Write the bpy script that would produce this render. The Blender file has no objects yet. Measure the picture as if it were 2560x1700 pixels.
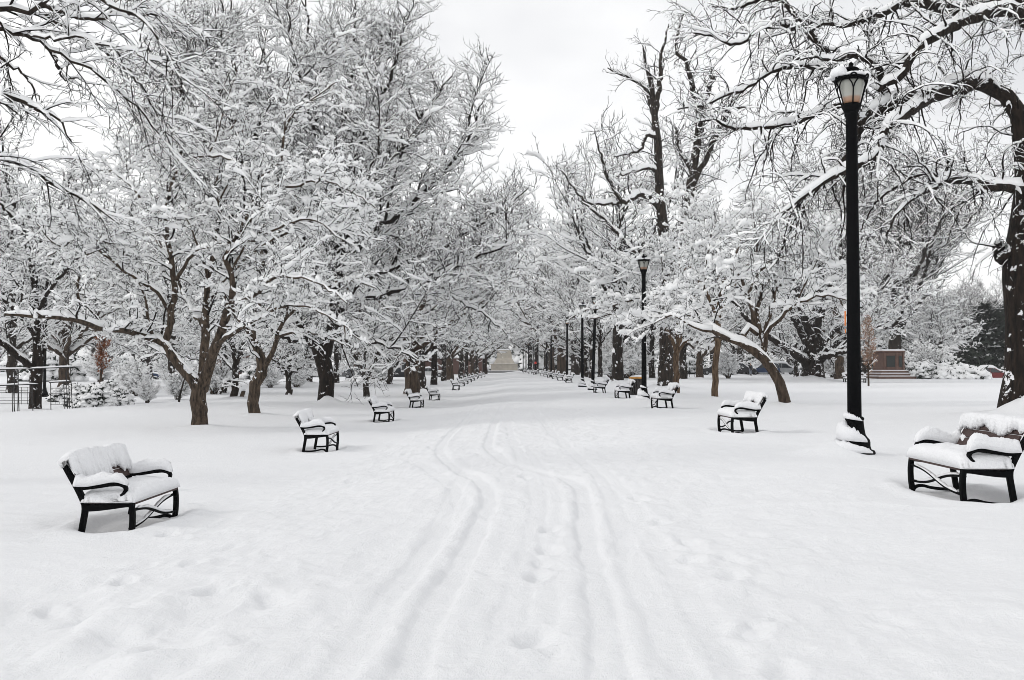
import bpy, math, random
import numpy as np
from mathutils import Matrix, Vector

# ---------------------------------------------------------------- camera
SC = bpy.context.scene
COL = SC.collection
FPX, W0, H0 = 2485.0, 2560.0, 1700.0        # focal length in pixels of a 2560 px wide frame
CAM = np.array([0.0, 0.0, 1.5])
PITCH = math.atan((922 - 850) / FPX)
YAW = math.atan((1296 - 1280) / FPX)
cd = bpy.data.cameras.new("camera"); cam = bpy.data.objects.new("camera", cd); COL.objects.link(cam)
cd.sensor_width = 36.0; cd.lens = 36.0 * FPX / W0; cd.clip_start = 0.05; cd.clip_end = 4000
cam.location = CAM
cam.rotation_euler = (math.pi / 2 + PITCH, 0, YAW)
SC.camera = cam
RC = np.array(cam.rotation_euler.to_matrix())

# ---------------------------------------------------------------- sky, sun, exposure
SUN_EL, SUN_AZ = math.radians(34), math.radians(262)
wd = bpy.data.worlds.new("World"); SC.world = wd; wd.use_nodes = True
nt = wd.node_tree; nt.nodes.clear()
N = nt.nodes.new; LK = nt.links.new
out = N("ShaderNodeOutputWorld"); bg = N("ShaderNodeBackground"); bg.inputs[1].default_value = 0.1
sky = N("ShaderNodeTexSky"); sky.sky_type = 'NISHITA'; sky.sun_disc = False
sky.sun_elevation = SUN_EL; sky.sun_rotation = SUN_AZ
hsv = N("ShaderNodeHueSaturation"); hsv.inputs["Saturation"].default_value = 0.12; LK(sky.outputs[0], hsv.inputs["Color"])
tc = N("ShaderNodeTexCoord"); sep = N("ShaderNodeSeparateXYZ"); LK(tc.outputs["Generated"], sep.inputs[0])
mp = N("ShaderNodeMapping"); mp.inputs["Scale"].default_value = (1.3, 1.0, 2.6); mp.inputs["Location"].default_value = (0.35, 0.1, 0.4)
LK(tc.outputs["Generated"], mp.inputs[0])
nz = N("ShaderNodeTexNoise"); nz.inputs["Scale"].default_value = 1.5; nz.inputs["Detail"].default_value = 4
LK(mp.outputs[0], nz.inputs["Vector"])
ramp = N("ShaderNodeValToRGB"); e = ramp.color_ramp.elements
e[0].position = 0.38; e[0].color = (6.9, 7.0, 7.25, 1); e[1].position = 0.62; e[1].color = (10.4, 10.4, 10.4, 1)
LK(nz.outputs["Fac"], ramp.inputs[0])
hz = N("ShaderNodeMapRange"); hz.inputs[1].default_value = 0.02; hz.inputs[2].default_value = 0.26
hz.inputs[3].default_value = 1; hz.inputs[4].default_value = 0; LK(sep.outputs[2], hz.inputs[0])
m1 = N("ShaderNodeMixRGB"); m1.inputs[2].default_value = (11.3, 11.3, 11.2, 1); LK(hz.outputs[0], m1.inputs[0]); LK(ramp.outputs[0], m1.inputs[1])
m2 = N("ShaderNodeMixRGB"); m2.inputs[0].default_value = 0.9; LK(hsv.outputs[0], m2.inputs[1]); LK(m1.outputs[0], m2.inputs[2])
LK(m2.outputs[0], bg.inputs[0]); LK(bg.outputs[0], out.inputs[0])
sl = bpy.data.lights.new("sun", 'SUN'); sl.energy = 0.75; sl.angle = math.radians(14); sl.color = (1, 0.97, 0.93)
so = bpy.data.objects.new("sun", sl); COL.objects.link(so)
sd = Vector((math.sin(SUN_AZ) * math.cos(SUN_EL), math.cos(SUN_AZ) * math.cos(SUN_EL), math.sin(SUN_EL)))
so.rotation_euler = sd.to_track_quat('Z', 'Y').to_euler()
SC.view_settings.view_transform = 'Standard'; SC.view_settings.look = 'None'
SC.view_settings.exposure = 0.27; SC.view_settings.gamma = 1.0
SC.cycles.max_bounces = 8; SC.cycles.diffuse_bounces = 6; SC.cycles.filter_width = 0.9; SC.cycles.glossy_bounces = 2
SC.cycles.transmission_bounces = 4; SC.cycles.use_adaptive_sampling = True

# ---------------------------------------------------------------- helpers
def ray(px, py):
    v = RC @ np.array([(px - W0 / 2) / FPX, (H0 / 2 - py) / FPX, -1.0])
    return v / v[1]
def at(px, py, d):
    return CAM + ray(px, py) * d
def sstep(a, b, v):
    t = np.clip((v - a) / (b - a), 0, 1); return t * t * (3 - 2 * t)

def zbase(x, y):
    x = np.asarray(x, float); y = np.asarray(y, float)
    left = -(0.17 + 0.19 * sstep(8, 22, y)) * sstep(0, 4.0, -x)
    right = 0.13 * sstep(0, 4.5, x) + 0.1 * sstep(15, 22, y) * sstep(40, 28, y) * sstep(1, 4.5, x) * 0
    rise = 0.0055 * np.maximum(0, y - 65 + 0 * x)
    rise = np.where(y > 240, 0.0055 * 175, rise)
    edge = (y - 43) - (x + 22.4) * (71 - 43) / (22.4 - 10.8)      # terrace edge of the lower lawn
    lawn = -0.16 * sstep(-0.5, 1.2, edge) * sstep(-6.5, -9, x) * sstep(120, 80, y)
    edge2 = y - (39 + 0.05 * x)
    lawn2 = -0.07 * sstep(-0.3, 0.8, edge2) * sstep(6.5, 8, x) * sstep(75, 55, y)
    return left + right + rise + lawn + lawn2

def ground_at(px, py):
    r = ray(px, py); d = 30.0
    if r[2] >= -1e-4: d = 220.0; return np.array([r[0] * d, d, float(zbase(r[0] * d, d))])
    lo, hi = 2.0, 260.0
    for _ in range(40):
        m = 0.5 * (lo + hi); p = CAM + r * m
        if p[2] > zbase(p[0], p[1]): lo = m
        else: hi = m
    p = CAM + r * lo
    return np.array([p[0], p[1], float(zbase(p[0], p[1]))])
def on_ground(px, d):
    p = CAM + ray(px, 922) * d
    return np.array([p[0], d, float(zbase(p[0], d))])

def hash2(ix, iy, seed):
    h = (ix.astype(np.int64) * 374761393 + iy.astype(np.int64) * 668265263 + seed * 982451653) & 0xFFFFFFFF
    h = ((h ^ (h >> 13)) * 1274126177) & 0xFFFFFFFF
    return ((h ^ (h >> 16)) & 0xFFFF) / 65535.0
def vnoise(x, y, seed=0):
    x0 = np.floor(x); y0 = np.floor(y); fx = x - x0; fy = y - y0
    u = fx * fx * fx * (fx * (fx * 6 - 15) + 10); v = fy * fy * fy * (fy * (fy * 6 - 15) + 10)
    a = hash2(x0, y0, seed); b = hash2(x0 + 1, y0, seed); c = hash2(x0, y0 + 1, seed); d = hash2(x0 + 1, y0 + 1, seed)
    return (a + (b - a) * u + (c - a) * v + (a - b - c + d) * u * v) * 2 - 1
def fbm(x, y, seed=0, o=3):
    s = 0; a = 1.0
    for k in range(o):
        s = s + a * vnoise(x * 2 ** k + 17.3 * k, y * 2 ** k - 9.1 * k, seed + k); a *= 0.5
    return s

def np_mesh(name, V, quads=None, tris=None, mat=None, smooth=True):
    me = bpy.data.meshes.new(name)
    V = np.asarray(V, np.float32)
    nq = 0 if quads is None else len(quads); ntr = 0 if tris is None else len(tris)
    me.vertices.add(len(V)); me.vertices.foreach_set("co", V.ravel())
    loops = []
    if nq: loops.append(np.asarray(quads, np.int32).ravel())
    if ntr: loops.append(np.asarray(tris, np.int32).ravel())
    loops = np.concatenate(loops)
    me.loops.add(len(loops)); me.loops.foreach_set("vertex_index", loops)
    st = np.concatenate([np.arange(nq) * 4, nq * 4 + np.arange(ntr) * 3]).astype(np.int32)
    me.polygons.add(nq + ntr); me.polygons.foreach_set("loop_start", st)
    me.polygons.foreach_set("use_smooth", np.full(nq + ntr, smooth, dtype=bool))
    me.update(calc_edges=True); me.validate()
    if mat is not None: me.materials.append(mat)
    return me
def link(name, me, parent=None, loc=None):
    o = bpy.data.objects.new(name, me); COL.objects.link(o)
    if parent is not None: o.parent = parent
    if loc is not None: o.location = loc
    return o
def thing(name, label, cat, loc=(0, 0, 0), rz=0.0, group=None):
    o = bpy.data.objects.new(name, None); COL.objects.link(o); o.empty_display_size = 0.2
    o.location = loc; o.rotation_euler = (0, 0, rz); tag(o, label, cat, group); return o
def tag(o, label, cat, group=None):
    o["label"] = label; o["category"] = cat
    if group: o["group"] = group
def copy_thing(root, label, loc, rz=0.0, sc=1.0, group=None):
    def cp(o, par):
        c = o.copy(); COL.objects.link(c)
        if par is not None: c.parent = par
        for ch in o.children: cp(ch, c)
        return c
    kids = list(root.children)
    c = root.copy(); COL.objects.link(c)
    for k in kids: cp(k, c)
    c.location = loc; c.rotation_euler = (0, 0, rz)
    c.scale = (sc, sc, sc) if not hasattr(sc, '__len__') else sc
    c["label"] = label
    if group: c["group"] = group
    return c

class MB:
    """collects simple shapes into one mesh"""
    def __init__(s): s.V = []; s.Q = []; s.T = []; s.n = 0
    def add(s, V, Q=None, T=None):
        V = np.asarray(V, float).reshape(-1, 3)
        if Q is not None and len(Q): s.Q.append(np.asarray(Q, int).reshape(-1, 4) + s.n)
        if T is not None and len(T): s.T.append(np.asarray(T, int).reshape(-1, 3) + s.n)
        s.V.append(V); s.n += len(V)
    def box(s, c, h, rot=None, bev=0.0):
        """box centre c, half sizes h, with chamfered edges"""
        c = np.array(c, float); h = np.array(h, float)
        b = min(bev, 0.45 * h.min())
        if b <= 0:
            P = np.array([[x, y, z] for z in (-1, 1) for y in (-1, 1) for x in (-1, 1)], float) * h
            Q = [[0, 2, 3, 1], [4, 5, 7, 6], [0, 1, 5, 4], [2, 6, 7, 3], [0, 4, 6, 2], [1, 3, 7, 5]]; T = []
        else:
            P = []; idx = {}
            for sx in (-1, 1):
                for sy in (-1, 1):
                    for sz in (-1, 1):
                        for ax in range(3):
                            v = np.array([sx, sy, sz]) * (h - b); v[ax] = (sx, sy, sz)[ax] * h[ax]
                            idx[(sx, sy, sz, ax)] = len(P); P.append(v)
            Q = []; T = []
            S = (-1, 1)
            for sg in S:
                Q.append([idx[(sg, -1, -1, 0)], idx[(sg, 1, -1, 0)], idx[(sg, 1, 1, 0)], idx[(sg, -1, 1, 0)]][::sg])
                Q.append([idx[(-1, sg, -1, 1)], idx[(-1, sg, 1, 1)], idx[(1, sg, 1, 1)], idx[(1, sg, -1, 1)]][::sg])
                Q.append([idx[(-1, -1, sg, 2)], idx[(1, -1, sg, 2)], idx[(1, 1, sg, 2)], idx[(-1, 1, sg, 2)]][::sg])
            for a in S:
                for d in S:
                    Q.append([idx[(a, d, -1, 0)], idx[(a, d, -1, 1)], idx[(a, d, 1, 1)], idx[(a, d, 1, 0)]][::-a * d])
                    Q.append([idx[(a, -1, d, 0)], idx[(a, -1, d, 2)], idx[(a, 1, d, 2)], idx[(a, 1, d, 0)]][::a * d])
                    Q.append([idx[(-1, a, d, 1)], idx[(-1, a, d, 2)], idx[(1, a, d, 2)], idx[(1, a, d, 1)]][::-a * d])
                    for g in S:
                        T.append([idx[(a, d, g, 0)], idx[(a, d, g, 1)], idx[(a, d, g, 2)]][::a * d * g])
            P = np.array(P)
        if rot is not None: P = P @ np.array(rot).T
        s.add(P + c, Q, T)
    def lathe(s, prof, n=20, c=(0, 0, 0), cap=True):
        prof = np.array(prof, float); a = np.arange(n) * 2 * math.pi / n
        V = np.stack([prof[:, None, 0] * np.cos(a), prof[:, None, 0] * np.sin(a), np.repeat(prof[:, 1:2], n, 1)], -1)
        m = len(prof); i = np.arange(m - 1)[:, None] * n + np.arange(n)[None]; j = np.arange(m - 1)[:, None] * n + (np.arange(n)[None] + 1) % n
        Q = np.stack([i, j, j + n, i + n], -1).reshape(-1, 4)
        V = V.reshape(-1, 3); T = []
        if cap:
            V = np.concatenate([V, [[0, 0, prof[0, 1]], [0, 0, prof[-1, 1]]]])
            b = m * n
            for k in range(n):
                T.append([b, (k + 1) % n, k]); T.append([b + 1, (m - 1) * n + k, (m - 1) * n + (k + 1) % n])
        s.add(V + np.array(c), Q, T)
    def tube(s, pts, r, n=6, flat=None):
        pts = np.array(pts, float)[None]; r = np.broadcast_to(np.asarray(r, float), pts.shape[1])[None]
        V, Q = tubes(pts, r, n)
        s.add(V, Q)
        e0 = [0, ] ; k = pts.shape[1]
        if n >= 4:
            T = [[0, i + 1, i] for i in range(1, n - 1)] + [[(k - 1) * n, (k - 1) * n + i, (k - 1) * n + i + 1] for i in range(1, n - 1)]
            s.T.append(np.array(T) + s.n - len(V))
    def ribbon(s, pts, w, y0, y1):
        """flat iron strip: centre line in the x-z plane with width, thickness from y0 to y1"""
        pts = np.array(pts, float); w = np.broadcast_to(np.asarray(w, float), len(pts))
        t = np.gradient(pts, axis=0); t /= np.linalg.norm(t, axis=1)[:, None] + 1e-9
        nrm = np.stack([-t[:, 1], t[:, 0]], -1)
        A = pts + nrm * w[:, None] / 2; B = pts - nrm * w[:, None] / 2; m = len(pts)
        b = 0.006
        ring = [(A * .0 + pts + nrm * (w[:, None] / 2 - b), y0), (A, y0 + b), (A, y1 - b), (pts + nrm * (w[:, None] / 2 - b), y1),
                (pts - nrm * (w[:, None] / 2 - b), y1), (B, y1 - b), (B, y0 + b), (pts - nrm * (w[:, None] / 2 - b), y0)]
        V = np.stack([np.stack([q[:, 0], np.full(m, y), q[:, 1]], -1) for q, y in ring], 1)   # m,8,3
        i = np.arange(m - 1)[:, None] * 8 + np.arange(8)[None]; j = np.arange(m - 1)[:, None] * 8 + (np.arange(8)[None] + 1) % 8
        Q = np.stack([i, i + 8, j + 8, j], -1).reshape(-1, 4)
        T = [[0, k, k + 1] for k in range(1, 7)] + [[(m - 1) * 8, (m - 1) * 8 + k + 1, (m - 1) * 8 + k] for k in range(1, 7)]
        s.add(V.reshape(-1, 3), Q, T)
    def build(s, name, mat, parent=None, smooth=False, loc=None):
        V = np.concatenate(s.V); Q = np.concatenate(s.Q) if s.Q else None; T = np.concatenate(s.T) if s.T else None
        return link(name, np_mesh(name, V, Q, T, mat, smooth), parent, loc)

def smooth_line(pts, n):
    """Catmull-Rom through pts, n points"""
    P = np.array(pts, float)
    if len(P) == 2: t = np.linspace(0, 1, n)[:, None]; return P[0] * (1 - t) + P[1] * t
    seg = np.linalg.norm(np.diff(P[:, :3] if P.shape[1] > 3 else P, axis=0), axis=1) + 1e-6
    cum = np.concatenate([[0], np.cumsum(seg)]); tt = np.linspace(0, cum[-1], n)
    Pe = np.concatenate([[2 * P[0] - P[1]], P, [2 * P[-1] - P[-2]]])
    k = np.clip(np.searchsorted(cum, tt, side='right') - 1, 0, len(P) - 2); u = ((tt - cum[k]) / seg[k])[:, None]
    a, b, c, d = Pe[k], Pe[k + 1], Pe[k + 2], Pe[k + 3]
    return 0.5 * (2 * b + (c - a) * u + (2 * a - 5 * b + 4 * c - d) * u * u + (3 * b - a - 3 * c + d) * u ** 3)

def frames(P):
    t = np.gradient(P, axis=1); t /= np.linalg.norm(t, axis=2, keepdims=True) + 1e-9
    return t
def tubes(P, R, n):
    """P (B,N,3), R (B,N) -> vertices, quads of n-sided tubes"""
    B, Np = R.shape; t = frames(P)
    mean = np.abs(t[:, :, 2]).mean(1)
    ref = np.where((mean > 0.75)[:, None], np.array([[1., 0.13, 0]]), np.array([[0.05, 0.02, 1.]]))[:, None, :]
    s = np.cross(t, ref); s /= np.linalg.norm(s, axis=2, keepdims=True) + 1e-9
    u = np.cross(s, t)
    a = np.arange(n) * 2 * math.pi / n - math.pi / 2
    V = P[:, :, None] + R[:, :, None, None] * (np.cos(a)[:, None] * s[:, :, None] + np.sin(a)[:, None] * u[:, :, None])
    base = (np.arange(B) * Np * n)[:, None, None] + (np.arange(Np - 1) * n)[None, :, None]
    i = base + np.arange(n); j = base + (np.arange(n) + 1) % n
    Q = np.stack([i, j, j + n, i + n], -1).reshape(-1, 4)
    return V.reshape(-1, 3), Q

# ---------------------------------------------------------------- materials
def new_mat(name):
    m = bpy.data.materials.new(name); m.use_nodes = True
    nt = m.node_tree; b = nt.nodes["Principled BSDF"]
    return m, nt, b
def noise_node(nt, scale, detail=3, coord="Object", vscale=None, rough=0.55):
    tc = nt.nodes.new("ShaderNodeTexCoord"); n = nt.nodes.new("ShaderNodeTexNoise")
    n.inputs["Scale"].default_value = scale; n.inputs["Detail"].default_value = detail; n.inputs["Roughness"].default_value = rough
    if vscale is not None:
        mp = nt.nodes.new("ShaderNodeMapping"); mp.inputs["Scale"].default_value = vscale
        nt.links.new(tc.outputs[coord], mp.inputs[0]); nt.links.new(mp.outputs[0], n.inputs["Vector"])
    else: nt.links.new(tc.outputs[coord], n.inputs["Vector"])
    return n
def ramp_node(nt, src, stops):
    r = nt.nodes.new("ShaderNodeValToRGB"); e = r.color_ramp.elements
    while len(e) < len(stops): e.new(0.5)
    for k, (p, c) in enumerate(stops): e[k].position = p; e[k].color = (*c, 1)
    nt.links.new(src, r.inputs[0]); return r
def bump(nt, b, src, strength, dist):
    bp = nt.nodes.new("ShaderNodeBump"); bp.inputs["Strength"].default_value = strength; bp.inputs["Distance"].default_value = dist
    nt.links.new(src, bp.inputs["Height"]); nt.links.new(bp.outputs[0], b.inputs["Normal"]); return bp
SNOWC = (0.84, 0.845, 0.86)
def plain(name, col, rough=0.6, metal=0.0, var=0.25, scale=12, spec=0.5, bmp=0.0):
    m, nt, b = new_mat(name)
    n = noise_node(nt, scale, 4)
    c = np.array(col)
    r = ramp_node(nt, n.outputs["Fac"], [(0.3, tuple(c * (1 - var))), (0.7, tuple(np.minimum(c * (1 + var), 1)))])
    nt.links.new(r.outputs[0], b.inputs["Base Color"])
    b.inputs["Roughness"].default_value = rough; b.inputs["Metallic"].default_value = metal; b.inputs["Specular IOR Level"].default_value = spec
    if bmp: bump(nt, b, n.outputs["Fac"], bmp, 0.01)
    return m
def snow_mat(name, scale=38, strength=0.7, dist=0.028, col=SNOWC):
    m, nt, b = new_mat(name)
    n = noise_node(nt, scale, 4, rough=0.65)
    r = ramp_node(nt, n.outputs["Fac"], [(0.3, tuple(np.array(col) * 0.97)), (0.7, tuple(np.minimum(np.array(col) * 1.03, 0.955)))])
    nt.links.new(r.outputs[0], b.inputs["Base Color"]); b.inputs["Roughness"].default_value = 0.75; b.inputs["Specular IOR Level"].default_value = 0.25
    if strength: bump(nt, b, n.outputs["Fac"], strength, dist)
    return m
M_SNOW = snow_mat("snow")
M_TSNOW = snow_mat("branch_snow", 9, 0.0, 0.02, (0.925, 0.93, 0.935))
def bark_mat(name, lo, hi, flecks=0.62, scale=7.0):
    m, nt, b = new_mat(name)
    n = noise_node(nt, scale, 5, vscale=(1.6, 1.6, 0.32), rough=0.6)
    r = ramp_node(nt, n.outputs["Fac"], [(0.36, lo), (0.66, hi)])
    n2 = noise_node(nt, 3.3, 3, rough=0.7)
    geo = nt.nodes.new("ShaderNodeNewGeometry"); sp = nt.nodes.new("ShaderNodeSeparateXYZ"); nt.links.new(geo.outputs["True Normal"], sp.inputs[0])
    ma = nt.nodes.new("ShaderNodeMath"); ma.operation = 'MULTIPLY_ADD'; ma.inputs[1].default_value = 0.22
    nt.links.new(sp.outputs[2], ma.inputs[0]); nt.links.new(n2.outputs["Fac"], ma.inputs[2])
    r2 = ramp_node(nt, ma.outputs[0], [(flecks, (0, 0, 0)), (flecks + 0.03, (1, 1, 1))])
    mx = nt.nodes.new("ShaderNodeMixRGB"); mx.inputs[2].default_value = (*SNOWC, 1)
    nt.links.new(r2.outputs[0], mx.inputs[0]); nt.links.new(r.outputs[0], mx.inputs[1]); nt.links.new(mx.outputs[0], b.inputs["Base Color"])
    b.inputs["Roughness"].default_value = 0.85; b.inputs["Specular IOR Level"].default_value = 0.2
    bump(nt, b, n.outputs["Fac"], 1.0, 0.05)
    return m
M_BARK = bark_mat("bark", (0.009, 0.007, 0.0055), (0.045, 0.034, 0.026))
M_BARKB = bark_mat("brown_bark", (0.022, 0.015, 0.011), (0.10, 0.071, 0.05), 0.7)
M_TAN = bark_mat("tan_bark", (0.045, 0.029, 0.018), (0.17, 0.115, 0.074), 0.72, 9.0)
M_BARKG = bark_mat("grey_brown_bark", (0.015, 0.011, 0.008), (0.115, 0.084, 0.06), 0.68, 9.0)
M_BARKD = bark_mat("dark_bark", (0.005, 0.004, 0.0032), (0.028, 0.019, 0.014), 0.63)
M_TWIG = plain("twig_bark", (0.012, 0.009, 0.0075), 0.9, scale=5, spec=0.1)
M_TWIGB = plain("brown_twig", (0.025, 0.017, 0.012), 0.9, scale=5, spec=0.1)
M_IRON = plain("black_iron", (0.0028, 0.003, 0.0036), 0.7, 0.0, 0.3, 30, 0.05)
M_WOOD = plain("brown_slats", (0.06, 0.038, 0.035), 0.75, 0, 0.3, 18, 0.3)
# ---------------------------------------------------------------- where things stand
LB = [(331, 10.3, .12), (817.7, 22.2, .03), (972, 34.5, .05), (1051.7, 47, .05), (1095, 58, .05), (1146.6, 84, .05), (1160, 96, .05), (1169, 106, .05),
      (1178, 117, .05), (1186, 128, .05), (1193, 139, .05), (1204, 151, .05), (1212, 163, .05)]
RB = [(2404, 10.4, .09), (1830, 21, .07), (1643, 34.0, .06), (1545.5, 45, .05), (1489.7, 54.5, .05), (1415.5, 89, .05), (1395, 100, .05), (1382, 110, .05),
      (1369, 121, .05), (1360, 132, .05), (1351, 143, .05), (1334, 156, .05), (1322, 170, .05), (1308, 185, .05)]
LBP = [on_ground(p, d) for p, d, s in LB]; RBP = [on_ground(p, d) for p, d, s in RB]
LAMPS = [(2135, 15.7), (1610, 42.0), (1481, 64.0), (1456, 73.0), (1418, 97), (1378, 128), (1366.5, 146), (1345, 172), (1333, 186), (1321, 200), (1315, 210), (1308, 220), (2511, 170), (112, 72)]
LAMPP = [on_ground(p, d) for p, d in LAMPS]
MOUNDS = []     # x, y, height, radius: snow heaped at the foot of trunks and posts
def mound(p, h, r): MOUNDS.append((p[0], p[1], h, r))
PT = {k: ground_at(*v) for k, v in dict(t0=(88, 1024), t1=(499, 1070), t2=(637, 1040), t3=(815, 1011), t4=(916, 992), t5=(1029, 966), t1b=(585, 1000),
      r2=(1963, 1012), r3=(1787, 997), r4=(1665, 970), r4b=(1692, 986), sap=(2171.5, 965), oak=(248, 953)).items()}
PT['r1'] = on_ground(2556, 27); PT['r5'] = on_ground(2031, 92); PT['o1'] = np.array([-11.5, 15.0, float(zbase(-11.5, 15.0))])
for k in ('t0', 't1', 't2', 't4', 't1b', 'r3', 'r4b'): mound(PT[k], 0.1, 0.8)
mound(PT['t3'] + [0.2, -0.5, 0], 0.22, 0.7); mound(PT['t3'], 0.12, 1.6)
mound(PT['r1'] + [-0.25, -0.9, 0], 0.42, 0.7); mound(PT['r1'], 0.18, 1.5); mound(PT['r4'], 0.4, 1.6); mound(PT['r5'], 0.7, 2.6); mound(PT['r2'], 0.12, 0.7)
mound(PT['t1b'] + [0.1, 0, 0], 0.35, 0.9)
for p in LAMPP[:2]: mound(p + [-0.3, 0.1, 0], 0.22, 0.6)

# ---------------------------------------------------------------- snowy ground
def img_line(pts):
    return smooth_line([ground_at(900 + x / 2.24, 1000 + y / 2.24)[:2] for x, y in pts], 260)
RUT = [img_line([(200, 1760), (285, 1568), (400, 1190), (550, 900), (660, 690), (718, 580), (712, 510), (670, 455), (580, 405), (490, 350), (446, 298), (462, 240), (530, 170), (615, 90), (685, 10), (760, -60), (820, -120)]),
       img_line([(1440, 1760), (1400, 1568), (1345, 1100), (1305, 900), (1268, 700), (1254, 570), (1240, 505), (1190, 460), (1080, 428), (960, 395), (830, 345), (742, 290), (720, 240), (755, 130), (800, 30), (840, -50), (870, -120)])]
RUT2 = [img_line([(1640, 1760), (1590, 1568), (1520, 1250), (1450, 1020), (1435, 900), (1475, 790), (1530, 700)]),
        img_line([(2260, 1760), (2080, 1500), (1850, 1120), (1640, 780), (1500, 560), (1360, 400)]),
        img_line([(740, 1760), (760, 1568), (880, 1100), (960, 800), (1000, 560), (930, 380), (850, 200), (820, 60)]),
        img_line([(1010, 1760), (1005, 1568), (1025, 1100), (1055, 760), (1085, 560), (1040, 430), (960, 300)]),
        img_line([(-300, 1760), (-100, 1568), (150, 1150), (330, 880), (470, 640), (560, 470), (600, 330)]),
        img_line([(1950, 1760), (1800, 1568), (1620, 1150), (1520, 900), (1440, 640), (1330, 430), (1150, 250), (1000, 80), (940, -40)]),
        img_line([(100, 1200), (300, 900), (480, 680), (560, 560), (440, 420), (250, 330)])]
def build_ground():
    ys = [-40, -25, -15, -8, -4, -1, 0.5]
    y = 1.4
    while y < 62: ys.append(y); y *= 1.0046
    while y < 1500: ys.append(y); y *= 1.045
    xs = [0.0]; x = 0.0
    while x < 900:
        x += 0.02 if x < 3.6 else (0.04 if x < 7 else (0.11 if x < 14 else x * 0.03)); xs.append(x)
    xs = np.array(sorted([-v for v in xs[1:]] + xs)); ys = np.array(ys)
    X, Y = np.meshgrid(xs, ys); X = X.ravel(); Y = Y.ravel()
    Z = zbase(X, Y)
    near = sstep(90, 20, Y) * sstep(-12, -1, Y)
    Z += 0.045 * fbm(X / 3.1, Y / 4.5, 3) * near
    Z += 0.10 * fbm(X / 14, Y / 20, 9) * sstep(6, 16, np.abs(X)) * sstep(400, 100, Y)
    wx = X + 0.5 * vnoise(X / 1.7, Y / 1.1, 91); wy = Y + 0.35 * vnoise(X / 1.1, Y / 2.2, 77)      # wind crust: thin curved drift edges
    wind = (1 - np.abs(fbm(wx / 2.6, wy / 0.75, 21, 2))) ; wind = np.maximum(wind, 0) ** 3
    Z += 0.026 * wind * sstep(1.2, 2.6, X + 0.35) * near
    Z += 0.012 * wind * sstep(-1.6, -3.2, X) * near
    Z += 0.008 * fbm(X / 0.16, Y / 0.2, 23, 3) * near * sstep(30, 12, Y) * (0.35 + 0.65 * sstep(-0.1, 0.5, vnoise(X / 1.7, Y / 2.3, 24)))
    crease = np.maximum(1 - np.abs(fbm(X / 1.3 + 0.3 * vnoise(X / .5, Y / .6, 25), Y / 1.0, 26, 3)) * 1.6, 0) ** 2      # slumped edges of half filled tracks
    Z += 0.018 * crease * near * sstep(26, 9, Y) * (sstep(-0.6, -1.5, X) + 0.45 * sstep(0.6, 1.4, X))
    tram = sstep(3.6, 2.2, np.abs(X + 0.2)) * near * (0.6 + 0.4 * sstep(8, 16, Y))                     # trodden middle of the path
    TR = tram * (0.018 * fbm(X / 0.30, Y / 0.5, 31, 3) + 0.014 * (0.5 - np.abs(fbm(X / 0.21, Y / 0.34, 37, 3))) + 0.008 * np.abs(vnoise(X / 0.13, Y / 0.2, 34)) * (0.4 + 0.6 * vnoise(X / 1.2, Y / 2.5, 35) ** 2))
    rutm = np.zeros(len(X))
    lump = fbm(X / 0.62, Y / 0.95, 41, 3)
    Z += 0.085 * np.maximum(lump, -0.25) * sstep(-0.9, -1.8, X) * sstep(8.5, 5.6, Y) * near
    Z += 0.016 * lump * near * sstep(4.5, 3.0, np.abs(X))
    Z += 0.02 * np.maximum(fbm(X / 0.9, Y / 0.5, 47, 3), 0) * sstep(-1.2, -2.4, X) * sstep(16, 9, Y) * near
    # wheel ruts
    sel = np.where((np.abs(X) < 4.5) & (Y > 1) & (Y < 60))[0]
    xs_, ys_ = X[sel], Y[sel]; rut = np.zeros(len(X))
    def dist(line):                                   # lines run up the path: offset across it, corrected for slant
        o = np.argsort(line[:, 1]); ly, lx = line[o, 1], line[o, 0]
        sl = np.gradient(lx, ly + np.arange(len(ly)) * 1e-6); sl = np.convolve(sl, np.ones(5) / 5, 'same')
        d = np.abs(xs_ - np.interp(ys_, ly, lx)) / np.sqrt(1 + np.interp(ys_, ly, sl) ** 2)
        return np.where((ys_ < ly[0]) | (ys_ > ly[-1]), 9.0, d)
    for k, ln in enumerate(RUT + RUT2):
        d = dist(ln); d = d + 0.02 * fbm(xs_ / 0.25, ys_ / 0.4, 55 + k, 2)
        w, dep = (0.10, 0.025) if k < 2 else (0.10, 0.010)
        fade = sstep(60, 25, ys_)
        prof = -dep * sstep(w + 0.03, w - 0.03, d) + 0.35 * dep * np.exp(-((d - w - 0.08) / 0.06) ** 2)
        Z[sel] += prof * fade; rutm[sel] = np.maximum(rutm[sel], sstep(w + .06, w - .02, d) * fade)
        if k < 2: rut[sel] = np.maximum(rut[sel], sstep(w, w * 0.5, d))
    Z += TR * (1 - 0.75 * rutm)
    # footprints
    rnd = random.Random(5); feet = []
    for yy in np.arange(3.4, 26, 0.45):
        for x0, sp, pr in ((-0.1, .35, .3), (1.9, .3, .4), (-1.6, .5, .3), (-2.5, .5, .3)):
            if rnd.random() < pr:
                feet.append((x0 + 0.09 * (yy - 8) * (1 if x0 > 1 else -.3) * .4 + rnd.uniform(-sp, sp), yy + rnd.uniform(-.4, .4), rnd.uniform(-.7, .7), rnd.uniform(.008, .028)))
    for _ in range(26): feet.append((rnd.uniform(-4.2, -1.4), rnd.uniform(4.2, 8.2), rnd.uniform(-1.2, 1.2), rnd.uniform(.02, .05)))
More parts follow.
